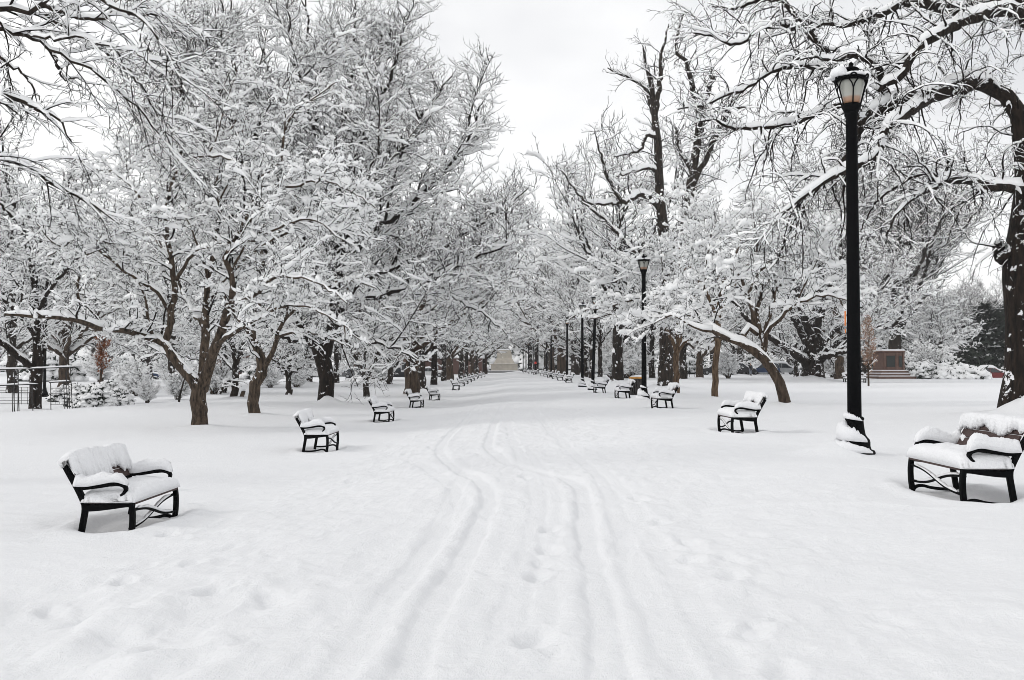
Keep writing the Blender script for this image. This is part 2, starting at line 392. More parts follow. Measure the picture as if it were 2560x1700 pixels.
    for px, py in ((1375, 1310), (1370, 1358), (1342, 1430), (1346, 1608), (1730, 1352), (1730, 1402), (1828, 1448), (1882, 1590), (1960, 1690), (1650, 1300), (1600, 1250), (420, 1340), (480, 1300), (500, 1265), (470, 1230)):
        g = ground_at(px, py); feet.append((g[0], g[1], rnd.uniform(-.3, .3), 0.04))
    near_i = np.where((np.abs(X) < 6) & (Y > 2) & (Y < 28))[0]
    for fx, fy, a, dep in feet:
        i = near_i[(np.abs(X[near_i] - fx) < 0.5) & (np.abs(Y[near_i] - fy) < 0.5)]
        dx, dy = X[i] - fx, Y[i] - fy; u = dx * math.cos(a) + dy * math.sin(a); v = -dx * math.sin(a) + dy * math.cos(a)
        r = np.sqrt((u / 0.075) ** 2 + (v / 0.16) ** 2) * (1 + .18 * vnoise(X[i] / .07, Y[i] / .07, 66))
        Z[i] += -dep * sstep(1.35, 0.45, r) + 0.28 * dep * np.exp(-((r - 1.75) / 0.4) ** 2)
    rc = np.random.default_rng(12); nc = 900
    cy = 3.0 * (20 / 3.0) ** rc.random(nc); cx = rc.normal(size=nc) * 1.5 - 0.1; cr = .014 + .03 * rc.random(nc) ** 2.5; order = np.argsort(Y[::len(xs)])
    for q in range(nc):
        ia = np.searchsorted(ys, [cy[q] - 2 * cr[q], cy[q] + 2 * cr[q]]); ja = np.searchsorted(xs, [cx[q] - 2 * cr[q], cx[q] + 2 * cr[q]])
        if ia[1] <= ia[0] or ja[1] <= ja[0]: continue
        i = (np.arange(ia[0], ia[1])[:, None] * len(xs) + np.arange(ja[0], ja[1])[None]).ravel()
        rr2 = ((X[i] - cx[q]) ** 2 + (Y[i] - cy[q]) ** 2) / cr[q] ** 2
        Z[i] += cr[q] * .3 * np.sqrt(np.maximum(1 - rr2, 0))
    # mounds at trunks, hollows beneath benches
    for mx, my, h, r in MOUNDS:
        q = ((X - mx) ** 2 + (Y - my) ** 2) / (r * r); i = q < 9
        Z[i] += h * np.exp(-q[i] * 1.3) * (1 + 0.35 * fbm(X[i] * 2.2, Y[i] * 2.2, 61, 2))
    for bx, by, _ in LBP[:6] + RBP[:6]:
        sgn = -1 if bx < 0 else 1
        q = ((X - bx - sgn * 0.22) / 0.42) ** 2 + ((Y - by - 0.72) / 0.9) ** 2; i = q < 8
        Z[i] += -0.07 * sstep(1.5, 0.5, q[i]) + 0.035 * np.exp(-((q[i] - 1.9) / 0.8) ** 2)
    V = np.stack([X, Y, Z], -1); nx, ny = len(xs), len(ys)
    i = (np.arange(ny - 1)[:, None] * nx + np.arange(nx - 1)[None]).ravel()
    m, nt, b = new_mat("ground_snow")
    n1 = noise_node(nt, 22, 5, rough=0.7); n2 = noise_node(nt, 130, 2)
    ad = nt.nodes.new("ShaderNodeMath"); ad.operation = 'MULTIPLY_ADD'; ad.inputs[1].default_value = 0.35
    nt.links.new(n2.outputs["Fac"], ad.inputs[0]); nt.links.new(n1.outputs["Fac"], ad.inputs[2])
    r = ramp_node(nt, n1.outputs["Fac"], [(0.3, (0.82, 0.828, 0.845)), (0.7, (0.86, 0.865, 0.875))])
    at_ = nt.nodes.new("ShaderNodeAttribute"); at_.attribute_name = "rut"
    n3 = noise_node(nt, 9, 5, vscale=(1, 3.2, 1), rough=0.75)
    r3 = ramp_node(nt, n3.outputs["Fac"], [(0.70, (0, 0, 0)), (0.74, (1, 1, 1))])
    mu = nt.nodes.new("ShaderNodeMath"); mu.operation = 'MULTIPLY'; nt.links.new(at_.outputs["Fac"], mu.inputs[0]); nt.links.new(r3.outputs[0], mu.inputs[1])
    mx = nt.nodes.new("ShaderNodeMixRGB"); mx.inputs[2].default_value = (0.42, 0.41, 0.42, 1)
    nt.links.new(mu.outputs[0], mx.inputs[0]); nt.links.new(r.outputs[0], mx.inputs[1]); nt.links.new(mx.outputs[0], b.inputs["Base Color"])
    b.inputs["Roughness"].default_value = 0.8; b.inputs["Specular IOR Level"].default_value = 0.2
    bump(nt, b, ad.outputs[0], 0.75, 0.03)
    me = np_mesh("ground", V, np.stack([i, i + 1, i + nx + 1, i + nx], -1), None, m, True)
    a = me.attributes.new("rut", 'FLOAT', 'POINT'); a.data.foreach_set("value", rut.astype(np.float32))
    o = link("ground", me); o["kind"] = "structure"; o["label"] = "snow covered ground with wheel ruts and footprints along the path"
    return X, Y, Z

# ---------------------------------------------------------------- snowy trees
class Tree:
    def __init__(s, seed): s.r = np.random.default_rng(seed); s.wood = []; s.crown = []; s.snow = []
    def snow_on(s, P, R, H, u0, prof, vary=0.5):
        s.snow.append((P, R, H, u0, prof, vary))
    def spawn(s, P, R, space, t0, t1, ln, ang, rf, rmax, rmin, n, gnarl, up, droop, env=None, taper=0.4, upbias=0.15, tip=0.35, lenfrac=None, flat=1.0):
        r = s.r; B, Np, _ = P.shape
        seg = np.linalg.norm(np.diff(P, axis=1), axis=2); L = seg.sum(1)
        want = L * (t1 - t0) / space; k = np.floor(want + r.random(B)).astype(int)
        pid = np.repeat(np.arange(B), k); K = len(pid)
        if K == 0: return None
        j = np.arange(K) - np.repeat(np.cumsum(k) - k, k)
        t = t0 + (t1 - t0) * (j + r.random(K)) / np.maximum(k[pid], 1)
        f = t * (Np - 1); i0 = np.clip(f.astype(int), 0, Np - 2); w = (f - i0)[:, None]
        p = P[pid, i0] * (1 - w) + P[pid, i0 + 1] * w
        tan = P[pid, i0 + 1] - P[pid, i0]; tan /= np.linalg.norm(tan, axis=1, keepdims=True) + 1e-9
        rp = R[pid, i0] * (1 - w[:, 0]) + R[pid, i0 + 1] * w[:, 0]
        v = r.normal(size=(K, 3)); v -= (v * tan).sum(1, keepdims=True) * tan; v /= np.linalg.norm(v, axis=1, keepdims=True) + 1e-9
        a = np.radians(r.uniform(ang[0], ang[1], K))[:, None]
        d = np.cos(a) * tan + np.sin(a) * v; d[:, 2] = d[:, 2] * flat + upbias; d /= np.linalg.norm(d, axis=1, keepdims=True)
        le = r.uniform(ln[0], ln[1], K) * (1 - taper * t)
        if lenfrac is not None: le = np.minimum(le, lenfrac * L[pid])
        if env is not None:
            c, e = np.array(env[0]), np.array(env[1])
            q = (p - c) / e; dq = d / e; A = (dq * dq).sum(1); Bq = (q * dq).sum(1); Cq = (q * q).sum(1) - 1
            disc = Bq * Bq - A * Cq; ex = np.where(Cq < 0, (-Bq + np.sqrt(np.maximum(disc, 0))) / A, 0.25 * le)
            le = np.minimum(le, np.maximum(ex, 0.12 * le) * r.uniform(0.75, 1.12, K))
        r0 = np.clip(rp * rf, rmin, rmax)
        return s.integrate(p, d, le, r0, n, gnarl, up, droop, tip)
    def integrate(s, p, d, le, r0, n, gnarl, up, droop, tip=0.35):
        r = s.r; K = len(p); P = np.zeros((K, n + 1, 3)); P[:, 0] = p; st = (le / n)[:, None]
        for i in range(n):
            P[:, i + 1] = P[:, i] + d * st
            d = d + gnarl * r.normal(size=(K, 3)); d[:, 2] += up - droop * (i + 1) / n
            d /= np.linalg.norm(d, axis=1, keepdims=True)
        R = r0[:, None] * (1 - (1 - tip) * np.linspace(0, 1, n + 1)[None] ** 0.8)
        return P, R
    def snow_mesh(s, mat, parent, name="snow_cover"):
        Vs, Qs, Ts, n0 = [], [], [], 0
        for P, R, H, u0, prof, vary in s.snow:
            B, Np = R.shape; t = frames(P); z = np.array([0, 0, 1.0])
            sd = np.cross(t, z); m = np.linalg.norm(sd, axis=2); sd = sd / (m[:, :, None] + 1e-6); u = np.cross(sd, t)
            rn = s.r
            w = rn.random((B, Np)); w2 = 0.4 * w + 0.3 * np.roll(w, 1, 1) + 0.3 * np.roll(w, -1, 1)
            hor = sstep(0.5, 0.95, m) if prof > 5 else sstep(0.45, 0.93, m)
            lump = (1 - vary + 2 * vary * w2) if prof > 5 else (sstep(0.2, 0.55, w2) * (0.75 + 0.5 * w))
            Hh = H * hor * lump * ((0.8 + 0.4 * rn.random((B, 1))) if prof > 5 else (0.35 + 1.1 * rn.random((B, 1))))
            Hh = Hh * np.clip(R / 0.075, 0.42, 1) if prof > 5 else Hh
            endt = np.ones(Np); endt[-1] = 0.55 if prof < 6 else 0.3; Hh = Hh * endt
            kw = {3: 0.2, 4: 0.26, 5: 0.3}.get(prof, 0.16)
            Wd = R * (0.75 if prof > 5 else 0.9) + Hh * kw
            top = np.where(Hh > 0.004, R + Hh, R * 0.6); Wd = np.where(Hh > 0.004, Wd, R * 0.5)
            if prof == 3: an = np.radians([-10, 90, 190])
            elif prof == 4: an = np.radians([-8, 55, 125, 188])
            elif prof == 5: an = np.radians([-5, 38, 90, 142, 185])
            else: an = np.radians([0, 30, 62, 90, 118, 150, 180])
            n = len(an); base = u0 * R
            wob = 1 + 0.12 * rn.normal(size=(B, Np, n)) * (prof > 3)
            uz = u + np.array([0, 0, 0.9]); uz /= np.linalg.norm(uz, axis=2, keepdims=True)
            sn_ = np.maximum(np.sin(an), 0)
            V = P[:, :, None] + (Wd[:, :, None] * np.cos(an) * wob)[..., None] * sd[:, :, None] + (base[:, :, None] * (1 - sn_) + R[:, :, None] * sn_)[..., None] * u[:, :, None] + ((top - R)[:, :, None] * np.sin(an) * wob)[..., None] * uz[:, :, None]
            b = (np.arange(B) * Np * n)[:, None, None] + (np.arange(Np - 1) * n)[None, :, None]
            i = b + np.arange(n); j = b + (np.arange(n) + 1) % n
            Qs.append(np.stack([i, j, j + n, i + n], -1).reshape(-1, 4) + n0); Vs.append(V.reshape(-1, 3))
            if n > 3:
                e = (np.arange(B) * Np * n)
                for q in range(1, n - 1):
                    Ts.append(np.stack([e, e + q + 1, e + q], -1) + n0); e2 = e + (Np - 1) * n; Ts.append(np.stack([e2, e2 + q, e2 + q + 1], -1) + n0)
            n0 += len(Vs[-1])
        me = np_mesh(name, np.concatenate(Vs), np.concatenate(Qs), np.concatenate(Ts) if Ts else None, mat, True)
        return link(name, me, parent)
    def tube_mesh(s, name, parts, mat, parent, smooth=True):
        Vs, Qs, n0 = [], [], 0
        for P, R, n in parts:
            V, Q = tubes(P, R, n); Vs.append(V); Qs.append(Q + n0); n0 += len(V)
        return link(name, np_mesh(name, np.concatenate(Vs), np.concatenate(Qs), None, mat, smooth), parent)

def limb_arrays(limbs, n=26, gnarl=0.02, rng=None):
    P, R = [], []
    for L in limbs:
        q = smooth_line(L, n); P.append(q[:, :3]); R.append(np.maximum(q[:, 3], 0.008))
    P = np.array(P); R = np.array(R)
    if rng is not None and gnarl:
        jit = rng.normal(size=P.shape) * gnarl; jit[:, :2] *= 0.1; jit[:, -1] *= 0.3; P = P + jit
    return P, R

DENSE = dict(  # fine twigged ornamental tree
    scaf=dict(space=1.7, t0=0.3, t1=0.95, ln=(1.8, 4.2), ang=(25, 65), rf=0.6, rmax=0.07, rmin=0.025, n=25, gnarl=0.055, up=0.035, droop=0.055, upbias=0.25, taper=0.3, tip=0.25),
    l2=dict(space=0.24, t0=0.2, t1=1.0, ln=(0.8, 2.4), ang=(30, 80), rf=0.5, rmax=0.038, rmin=0.017, n=17, gnarl=0.11, up=0.045, droop=0.14, upbias=0.16, taper=0.4, flat=.75),
    l3=dict(space=0.19, t0=0.1, t1=1.0, ln=(0.3, 1.0), ang=(30, 80), rf=0.6, rmax=0.02, rmin=0.0125, n=12, gnarl=0.17, up=0.014, droop=0.065, upbias=0.08, flat=.65),
    l4=dict(space=0.19, t0=0.1, t1=1.0, ln=(0.15, 0.5), ang=(30, 85), rf=0.7, rmax=0.013, rmin=0.0105, n=4, gnarl=0.28, up=0.05, droop=0.0, upbias=0.15),
    snow=(0.12, 0.11, 0.068, 0.03), l4snow=.35)
def make_tree(name, label, loc, limbs, env, P, seed, cat="tree", group=None, bark=None, twig=None, trunk_sides=10, nl=1, snow_mat_=None, limb_gnarl=0.025, root=None, scale=1.0, rz=0.0, gap=None):
    """limbs: lists of (x, y, z, radius) from the tree's foot; the first nl are trunk lines without small branches low down"""
    T = Tree(seed); bark = bark or M_BARK; twig = twig or M_TWIG
    root = thing(name, label, cat, loc, rz, group)
    LP, LR = limb_arrays(limbs, 26, limb_gnarl, T.r)
    H = P['snow']
    if 'scaf' in P:
        sc_ = T.spawn(LP, LR, env=env, **P['scaf'])
        if sc_ is not None: LP = np.concatenate([LP, sc_[0]]); LR = np.concatenate([LR, sc_[1]])
    if 'trunk_t0' in P:       # keep the lower trunk clear of twigs
        qa = T.spawn(LP[:1], LR[:1], env=env, **dict(P['l2'], t0=P['trunk_t0'])); qb = T.spawn(LP[1:], LR[1:], env=env, **P['l2'])
        l2 = (np.concatenate([qa[0], qb[0]]), np.concatenate([qa[1], qb[1]]))
    else: l2 = T.spawn(LP, LR, env=env, **P['l2'])
    if 'extra' in P:
        ex = T.spawn(LP, LR, env=env, **P['extra']); l2b = ex
    else: l2b = None
    l3s, l4s, l2s = [], [], [l2] + ([l2b] if l2b is not None else [])
    for q in l2s:
        a = T.spawn(q[0], q[1], env=env, **P['l3'])
        if a is None: continue
        l3s.append(a)
        if P.get('l4'):
            b = T.spawn(a[0], a[1], **P['l4'])
            if b is not None: l4s.append(b)
    if gap is not None:
        lo, hi = np.array(gap[0]) - np.array(loc), np.array(gap[1]) - np.array(loc)
        def keep(q):
            k = ~((q[0] > lo) & (q[0] < hi)).all(2).any(1); return q[0][k], q[1][k]
        l2s = [keep(q) for q in l2s]; l3s = [keep(q) for q in l3s]; l4s = [keep(q) for q in l4s]
        if gap[1][2] > 4: LP, LR = keep((LP, LR))
    T.tube_mesh("trunk", [(LP, LR, trunk_sides)], bark, root)
    T.tube_mesh("crown", [(q[0], q[1], 4) for q in l2s] + [(q[0], q[1], 3) for q in l3s + l4s], twig, root)
    T.snow_on(LP[:, 2:], LR[:, 2:], H[0], 0.32, 7, 0.6)
    for q in l2s: T.snow_on(q[0], q[1], H[1], 0.25, 5, 0.55)
    for q in l3s: T.snow_on(q[0], q[1], H[2], 0.2, 4, 0.6)
    for q in l4s:
        sel = T.r.random(len(q[0])) < P.get('l4snow', 0.45); T.snow_on(q[0][sel], q[1][sel], H[3], 0.0, 3, 0.6)
    T.snow_mesh(snow_mat_ or M_TSNOW, root)
    return root
def px_limbs(spec, foot, d, dz=None):
    """limbs read off the picture: (px, py, radius px[, depth offset m]) -> local metres"""
    out = []
    for L in spec:
        q = []
        for e in L:
            dd = d + (e[3] if len(e) > 3 else 0.0); w = at(e[0], e[1], dd)
            q.append((*(w - foot), e[2] * dd / FPX))
        out.append(q)
    return out
def fan_limbs(rng, trunk_h, r0, n, spread, length, up=0.5, curve=0.12, z0=None, nseg=7, lean=(0, 0), rf=0.5):
    """trunk plus n scaffold limbs that fan upward and outward"""
    T = [(0, 0, -0.3, r0 * 1.5), (0, 0, 0.1, r0 * 1.25), (lean[0] * .3, lean[1] * .3, trunk_h * .35, r0), (lean[0] * .7, lean[1] * .7, trunk_h * 0.75, r0 * .92), (lean[0], lean[1], trunk_h, r0 * .85)]
    top = np.array([lean[0], lean[1], trunk_h]); limbs = []
    lead = [(*top, r0 * .85)]; p = top.copy(); d = np.array([lean[0] * .1, lean[1] * .1, 1.0])
    for i in range(nseg):
        p = p + d / np.linalg.norm(d) * length * .8 / nseg; d = d + rng.normal(size=3) * curve; lead.append((*p, r0 * .8 * (1 - (i + 1) / nseg) + .02))
    limbs.append(T + lead[1:])
    LA = np.array(limbs[0])
    for k in range(n):
        az = 2 * math.pi * (k + rng.uniform(-.35, .35)) / n; h = rng.uniform(0.72, 1.0) * trunk_h + (k % 3) * length * .11
        j = int(np.argmin(np.abs(LA[:, 2] - h))); p = LA[j, :3].copy(); rr = LA[j, 3] * rf
        d = np.array([math.cos(az) * spread, math.sin(az) * spread, up * rng.uniform(.6, 1.3)]); d /= np.linalg.norm(d)
        q = [(*p, rr)]; ll = length * rng.uniform(.75, 1.1)
        for i in range(nseg):
            p = p + d * ll / nseg; d = d + rng.normal(size=3) * curve; d[2] += 0.05; d /= np.linalg.norm(d)
            q.append((*p, rr * (1 - .85 * (i + 1) / nseg)))
        limbs.append(q)
    return limbs
def env_px(foot, d, cx, cy, hw, hh, hy):
    c = at(cx, cy, d) - foot; return (tuple(c), (hw * d / FPX, hy, hh * d / FPX))
def variant(P, **kw):
    Q = {k: (dict(v) if isinstance(v, dict) else v) for k, v in P.items()}
    for k, v in kw.items():
        if isinstance(v, dict): Q[k].update(v)
        else: Q[k] = v
    return Q

# --- the many stemmed tree beside the second bench
f, d = PT['t1'], PT['t1'][1]
T1 = [[(499, 1085, 24), (499, 1068, 22), (499, 1040, 20), (497, 1005, 20), (497, 975, 19), (486, 955, 16), (468, 935, 13.5), (445, 903, 12.5), (420, 870, 12), (408, 853, 10), (385, 845, 10), (350, 836, 9.5, -.4), (300, 822, 9, -1.2), (250, 823, 8.4, -2), (205, 804, 7.6, -2.8), (150, 791, 7, -3.4), (90, 792, 5.6, -4), (10, 786, 4, -4.4)],
      [(412, 858, 9), (420, 835, 9), (427, 790, 8.5), (435, 722, 7.5, .4), (428, 640, 6.5, .8), (416, 574, 6, 1), (415, 510, 5, 1.2), (432, 455, 4, 1.2), (450, 400, 3.5, 1.2), (458, 340, 3, 1.1), (480, 300, 2.6, 1), (528, 266, 2, .8), (590, 255, 1.5, .5)],
      [(498, 985, 15), (505, 938, 12, .3), (511, 887, 11, .5), (513, 823, 10.5, .8), (515, 766, 9, 1.1), (520, 700, 7, 1.4), (535, 620, 6, 1.6), (548, 560, 5, 1.8), (540, 470, 4, 2), (560, 380, 3, 2), (590, 300, 2, 2)],
      [(505, 975, 16), (517, 930, 14, -.2), (530, 890, 13, -.4), (545, 846, 12, -.6), (560, 805, 11, -.8), (572, 759, 10, -1), (580, 725, 8, -1.1), (578, 680, 7, -1.2), (560, 640, 6, -1.2), (590, 590, 6, -1), (630, 515, 6, -.8), (648, 470, 5, -.8), (648, 440, 4, -.8), (700, 412, 3.6, -.9), (708, 350, 3, -.9), (727, 298, 2.6, -.9), (765, 256, 2, -.9), (840, 205, 1.4, -.9)],
      [(646, 478, 4, -.8), (672, 462, 3.6, -1.2), (735, 467, 3.2, -1.6), (804, 450, 2.6, -2), (870, 475, 2, -2.3), (940, 520, 1.5, -2.5)],
      [(572, 755, 7, -1), (600, 752, 5, -1.6), (630, 742, 4.5, -2.2), (680, 700, 4, -3), (730, 690, 3, -3.6), (800, 710, 2.4, -4), (870, 760, 1.6, -4.2)],
      [(541, 862, 6, -.6), (560, 850, 5.5, -1), (600, 824, 5, -1.6), (640, 800, 4.5, -2.2), (690, 770, 4, -2.6), (760, 765, 3, -3), (840, 800, 2, -3.4), (900, 850, 1.4, -3.6)],
      [(440, 700, 5, .4), (480, 640, 4, 0), (540, 610, 4, -.6), (640, 598, 3.4, -1.2), (720, 560, 3, -1.6), (790, 555, 2.4, -2), (860, 600, 1.6, -2.4)],
      [(418, 600, 4, 1), (380, 540, 3.4, 1.6), (330, 470, 3, 2), (280, 430, 2.4, 2.4), (200, 420, 1.6, 2.6)],
      [(424, 780, 5, .4), (390, 730, 4.4, -.4), (330, 690, 4, -1), (240, 620, 3.2, -1.6), (190, 600, 2.6, -2), (120, 640, 1.8, -2.4)],
      [(205, 803, 4, -1.8), (196, 740, 4, -2), (200, 680, 3.6, -2), (215, 625, 3, -2), (245, 600, 2.4, -2), (290, 610, 1.6, -2)],
      [(515, 766, 6, 1.1), (560, 700, 5, 2), (650, 620, 4, 3), (760, 560, 3, 3.6), (860, 500, 2, 4)],
      [(455, 400, 3, 1.2), (500, 392, 3, .6), (560, 392, 2.6, 0), (612, 420, 2, -.4), (660, 470, 1.6, -.8)],
      [(513, 823, 6, .8), (470, 760, 5, 2), (420, 640, 4, 3), (350, 560, 3, 3.8), (260, 520, 2, 4.4)]]
make_tree("cherry_tree", "broad snow laden tree forking low into several bare stems, behind the nearest bench", f, px_limbs(T1, f, d),
          env_px(f, d, 520, 520, 500, 400, 6.2), DENSE, 11, bark=M_BARKG)

# --- crooked smaller tree behind it
f, d = PT['t2'], PT['t2'][1]
T2 = [[(637, 1056, 16), (637, 1038, 15), (633, 1000, 14), (640, 960, 14.5), (656, 918, 14), (648, 880, 11), (636, 852, 9), (630, 830, 8), (640, 780, 6, .5), (660, 700, 5, 1), (650, 600, 4, 1.4), (680, 500, 2, 1.8)],
      [(657, 925, 9), (672, 895, 7, -.3), (686, 865, 6, -.6), (692, 838, 5.5, -.8), (720, 790, 4.5, -1.4), (780, 740, 3.4, -2), (860, 700, 2.4, -2.6), (940, 720, 1.6, -3)],
      [(634, 845, 6), (600, 800, 5, -.8), (560, 740, 4, -1.4), (540, 660, 3, -2), (500, 600, 2, -2.4)],
      [(690, 842, 4, -.8), (740, 830, 3.4, -1.6), (800, 838, 2.6, -2.2), (880, 870, 1.6, -2.6)]]
make_tree("cherry_tree", "smaller snowy tree with a crooked leaning trunk, just before the stout dark trunk", f, px_limbs(T2, f, d),
          env_px(f, d, 720, 690, 300, 230, 4.5), DENSE, 12, bark=M_BARKG)

# --- tall elm with the great dome
f, d = PT['t3'], PT['t3'][1]
T3 = [[(815, 1030, 26), (815, 1008, 21), (813, 960, 19), (810, 920, 20), (800, 880, 19), (785, 850, 15), (765, 830, 12), (740, 800, 11, -.6), (715, 740, 9, -1.2), (690, 640, 8, -2), (640, 500, 6.5, -3), (580, 350, 5, -3.6), (540, 180, 3, -4), (500, 20, 1.6, -4)],
      [(812, 890, 16), (824, 840, 14), (832, 780, 12, .5), (836, 700, 11, 1), (845, 600, 10, 1.6), (850, 480, 8, 2), (858, 340, 6, 2), (880, 180, 4, 2), (890, 10, 2, 2)],
      [(822, 850, 8, -.3), (792, 812, 6, -1.2), (830, 809, 6, -2), (865, 822, 5, -3), (926, 851, 4, -4), (990, 872, 3, -4.8), (1040, 900, 2, -5.2)],
      [(836, 720, 9, 1), (880, 640, 8, 0), (960, 560, 7, -1), (1040, 500, 6, -2), (1120, 420, 4.4, -2.6), (1180, 330, 3, -3), (1200, 260, 1.6, -3)],
      [(845, 620, 8, 1.6), (900, 520, 7, 2.6), (975, 420, 6, 3.4), (1030, 330, 4.4, 4), (1085, 250, 3, 4.4), (1130, 190, 1.6, 4.6)],
      [(838, 760, 8, .6), (910, 700, 7, 1.8), (1000, 660, 6, 3), (1120, 610, 5, 4), (1230, 540, 3.6, 4.6), (1320, 470, 1.8, 5)],
      [(832, 790, 8, .4), (900, 750, 7, -1.2), (990, 730, 6, -2.4), (1100, 690, 5, -3.4), (1200, 640, 3.6, -4), (1290, 600, 1.8, -4.4)],
      [(850, 480, 6, 2), (900, 360, 5, 1), (960, 230, 4, 0), (1000, 110, 2.6, -.6), (1010, 40, 1.6, -1)],
      [(715, 740, 7, -1.2), (650, 680, 6, 0), (560, 600, 5, 1.4), (470, 500, 4, 2.4), (390, 380, 3, 3), (330, 280, 1.8, 3.4)],
      [(690, 640, 6, -2), (620, 580, 5, -3.4), (520, 490, 4, -5), (420, 420, 3, -6), (330, 380, 1.8, -6.6)],
      [(840, 660, 7, 1.2), (780, 540, 6, 3), (720, 400, 5, 4.6), (680, 240, 3.6, 5.6), (650, 60, 2, 6)],
      [(836, 740, 7, .8), (860, 640, 6, 3.4), (900, 520, 5, 6), (960, 380, 3.6, 8), (1000, 260, 2, 9)],
      [(836, 740, 7, .8), (850, 650, 6, -2.4), (890, 540, 5, -5), (930, 420, 3.6, -7), (970, 320, 2, -8)],
      [(850, 500, 6, 2), (800, 370, 5, .4), (760, 240, 4, -1), (730, 120, 2.6, -2), (720, 0, 1.6, -2.4)],
      [(800, 700, 8, .5), (740, 560, 7, 1), (660, 400, 5.4, 1.4), (600, 220, 4, 1.6), (580, 60, 2.4, 1.6), (575, -40, 1.4, 1.6)],
      [(845, 600, 8, 1.6), (820, 450, 6.4, 3), (790, 300, 5, 4), (770, 140, 3.4, 4.6), (765, -30, 1.6, 5)],
      [(700, 680, 7, -1.6), (600, 520, 5.6, -3.4), (500, 340, 4.2, -5), (440, 170, 2.8, -6), (420, 30, 1.4, -6.6)],
      [(640, 500, 6, -3), (520, 380, 4.6, -3.4), (430, 240, 3.4, -3.6), (370, 120, 2, -3.8)],
      [(770, 835, 6, -.2), (730, 850, 5, -2), (690, 830, 4, -4), (640, 790, 3, -6), (570, 760, 2, -7)],
      [(1000, 660, 4, 3), (1080, 700, 3.4, 2), (1160, 760, 2.8, 1), (1230, 800, 2, .4), (1280, 850, 1.2, 0)]]
ELM = dict(scaf=dict(space=2.6, t0=0.35, t1=0.95, ln=(4, 9), ang=(18, 55), rf=0.6, rmax=0.13, rmin=0.05, n=25, gnarl=0.04, up=0.02, droop=0.01, upbias=0.15, taper=0.3, tip=0.25),
           l2=dict(space=0.42, t0=0.16, t1=1.0, ln=(1.6, 4.6), ang=(25, 65), rf=0.45, rmax=0.065, rmin=0.03, n=16, gnarl=0.105, up=0.05, droop=0.07, upbias=0.12, taper=0.45, flat=.85),
           l3=dict(space=0.29, t0=0.12, t1=1.0, ln=(0.6, 1.9), ang=(28, 70), rf=0.55, rmax=0.03, rmin=0.022, n=10, gnarl=0.15, up=0.042, droop=0.035, upbias=0.12, flat=.7),
           l4=dict(space=0.24, t0=0.1, t1=1.0, ln=(0.3, 0.9), ang=(25, 70), rf=0.65, rmax=0.02, rmin=0.0165, n=4, gnarl=0.22, up=0.10, droop=0.0, upbias=0.2),
           snow=(0.16, 0.14, 0.11, 0.05))
make_tree("elm_tree", "tallest dome shaped snowy elm with a stout dark trunk and long drooping low limb", f, px_limbs(T3, f, d),
          env_px(f, d, 812, 500, 560, 545, 12.5),
          variant(ELM, scaf=dict(ang=(25, 70), droop=.03), l2=dict(space=.34, flat=.9, upbias=.1, ln=(1.3, 3.9), ang=(30, 75), gnarl=.13), l3=dict(space=.25, flat=.9, gnarl=.14, ang=(28, 70), rmin=.017, rmax=.028), l4=dict(space=.24, rmin=.0135, rmax=.017), snow=(0.15, 0.12, 0.08, 0.04), l4snow=.5), 13, bark=M_BARKD, limb_gnarl=0.06,
          gap=((PT['t3'][0] - 1.6, PT['t3'][1] - 14, -1), (PT['t3'][0] + 1.6, PT['t3'][1] - .5, 3.6)))

# --- trees along the lower lawn
f, d = PT['t0'], PT['t0'][1]
T0 = [[(88, 1040, 18), (88, 1022, 16), (89, 980, 15), (90, 930, 16), (93, 895, 12), (94, 840, 9, .3), (91, 760, 8, .6), (78, 660, 7, 1), (55, 570, 6, 1.4), (30, 500, 4.5, 1.8), (10, 400, 3, 2), (0, 300, 1.6, 2)],
      [(84, 920, 12), (66, 905, 9.5, -.4), (40, 884, 9, -.8), (18, 868, 8, -1.2), (-20, 830, 7, -1.6), (-60, 760, 5, -2), (-100, 680, 3, -2.4)],
      [(100, 915, 7), (110, 870, 5, .4), (112, 800, 4.6, .8), (120, 700, 4, 1.4), (150, 600, 3.4, 2), (190, 520, 2.4, 2.6), (230, 430, 1.6, 3)],
      [(93, 850, 6, .2), (60, 800, 5.4, -1), (20, 760, 5, -2), (-40, 720, 4, -3)],
      [(92, 780, 5, .5), (130, 720, 4.4, -.6), (180, 660, 3.4, -1.6), (240, 610, 2.4, -2.4), (300, 600, 1.4, -3)],
      [(78, 660, 5, 1), (110, 590, 4, 2), (150, 520, 3, 3), (180, 430, 2, 3.6)],
      [(60, 585, 4, 1.4), (20, 530, 3.4, 0), (-30, 480, 2.4, -1)]]
make_tree("cherry_tree", "snowy tree with a thick straight dark trunk in front of the iron climbing frame", f, px_limbs(T0, f, d), env_px(f, d, 90, 560, 330, 330, 6), DENSE, 14, bark=M_BARKD)
f, d = PT['t1b'], PT['t1b'][1]
T1b = [[(585, 1012, 12), (585, 995, 10), (588, 940, 8.5), (590, 905, 8), (583, 870, 5.5), (570, 830, 4), (560, 760, 3), (570, 680, 2)],
       [(590, 912, 6), (600, 885, 5, -.3), (612, 850, 4, -.6), (640, 800, 3, -1), (690, 760, 2, -1.4)], [(586, 960, 4.5), (572, 950, 4, -.3), (560, 960, 3.4, -.8), (550, 985, 2.6, -1.2)], [(588, 930, 4), (560, 900, 3.4, .5), (520, 860, 2.6, 1), (480, 830, 1.6, 1.4)]]
make_tree("cherry_tree", "slim dark trunked snowy tree seen between the many stemmed tree and the crooked one", f, px_limbs(T1b, f, d), env_px(f, d, 590, 800, 180, 170, 4), variant(DENSE, l4=dict(space=0.3)), 15)
f, d = PT['t4'], PT['t4'][1]
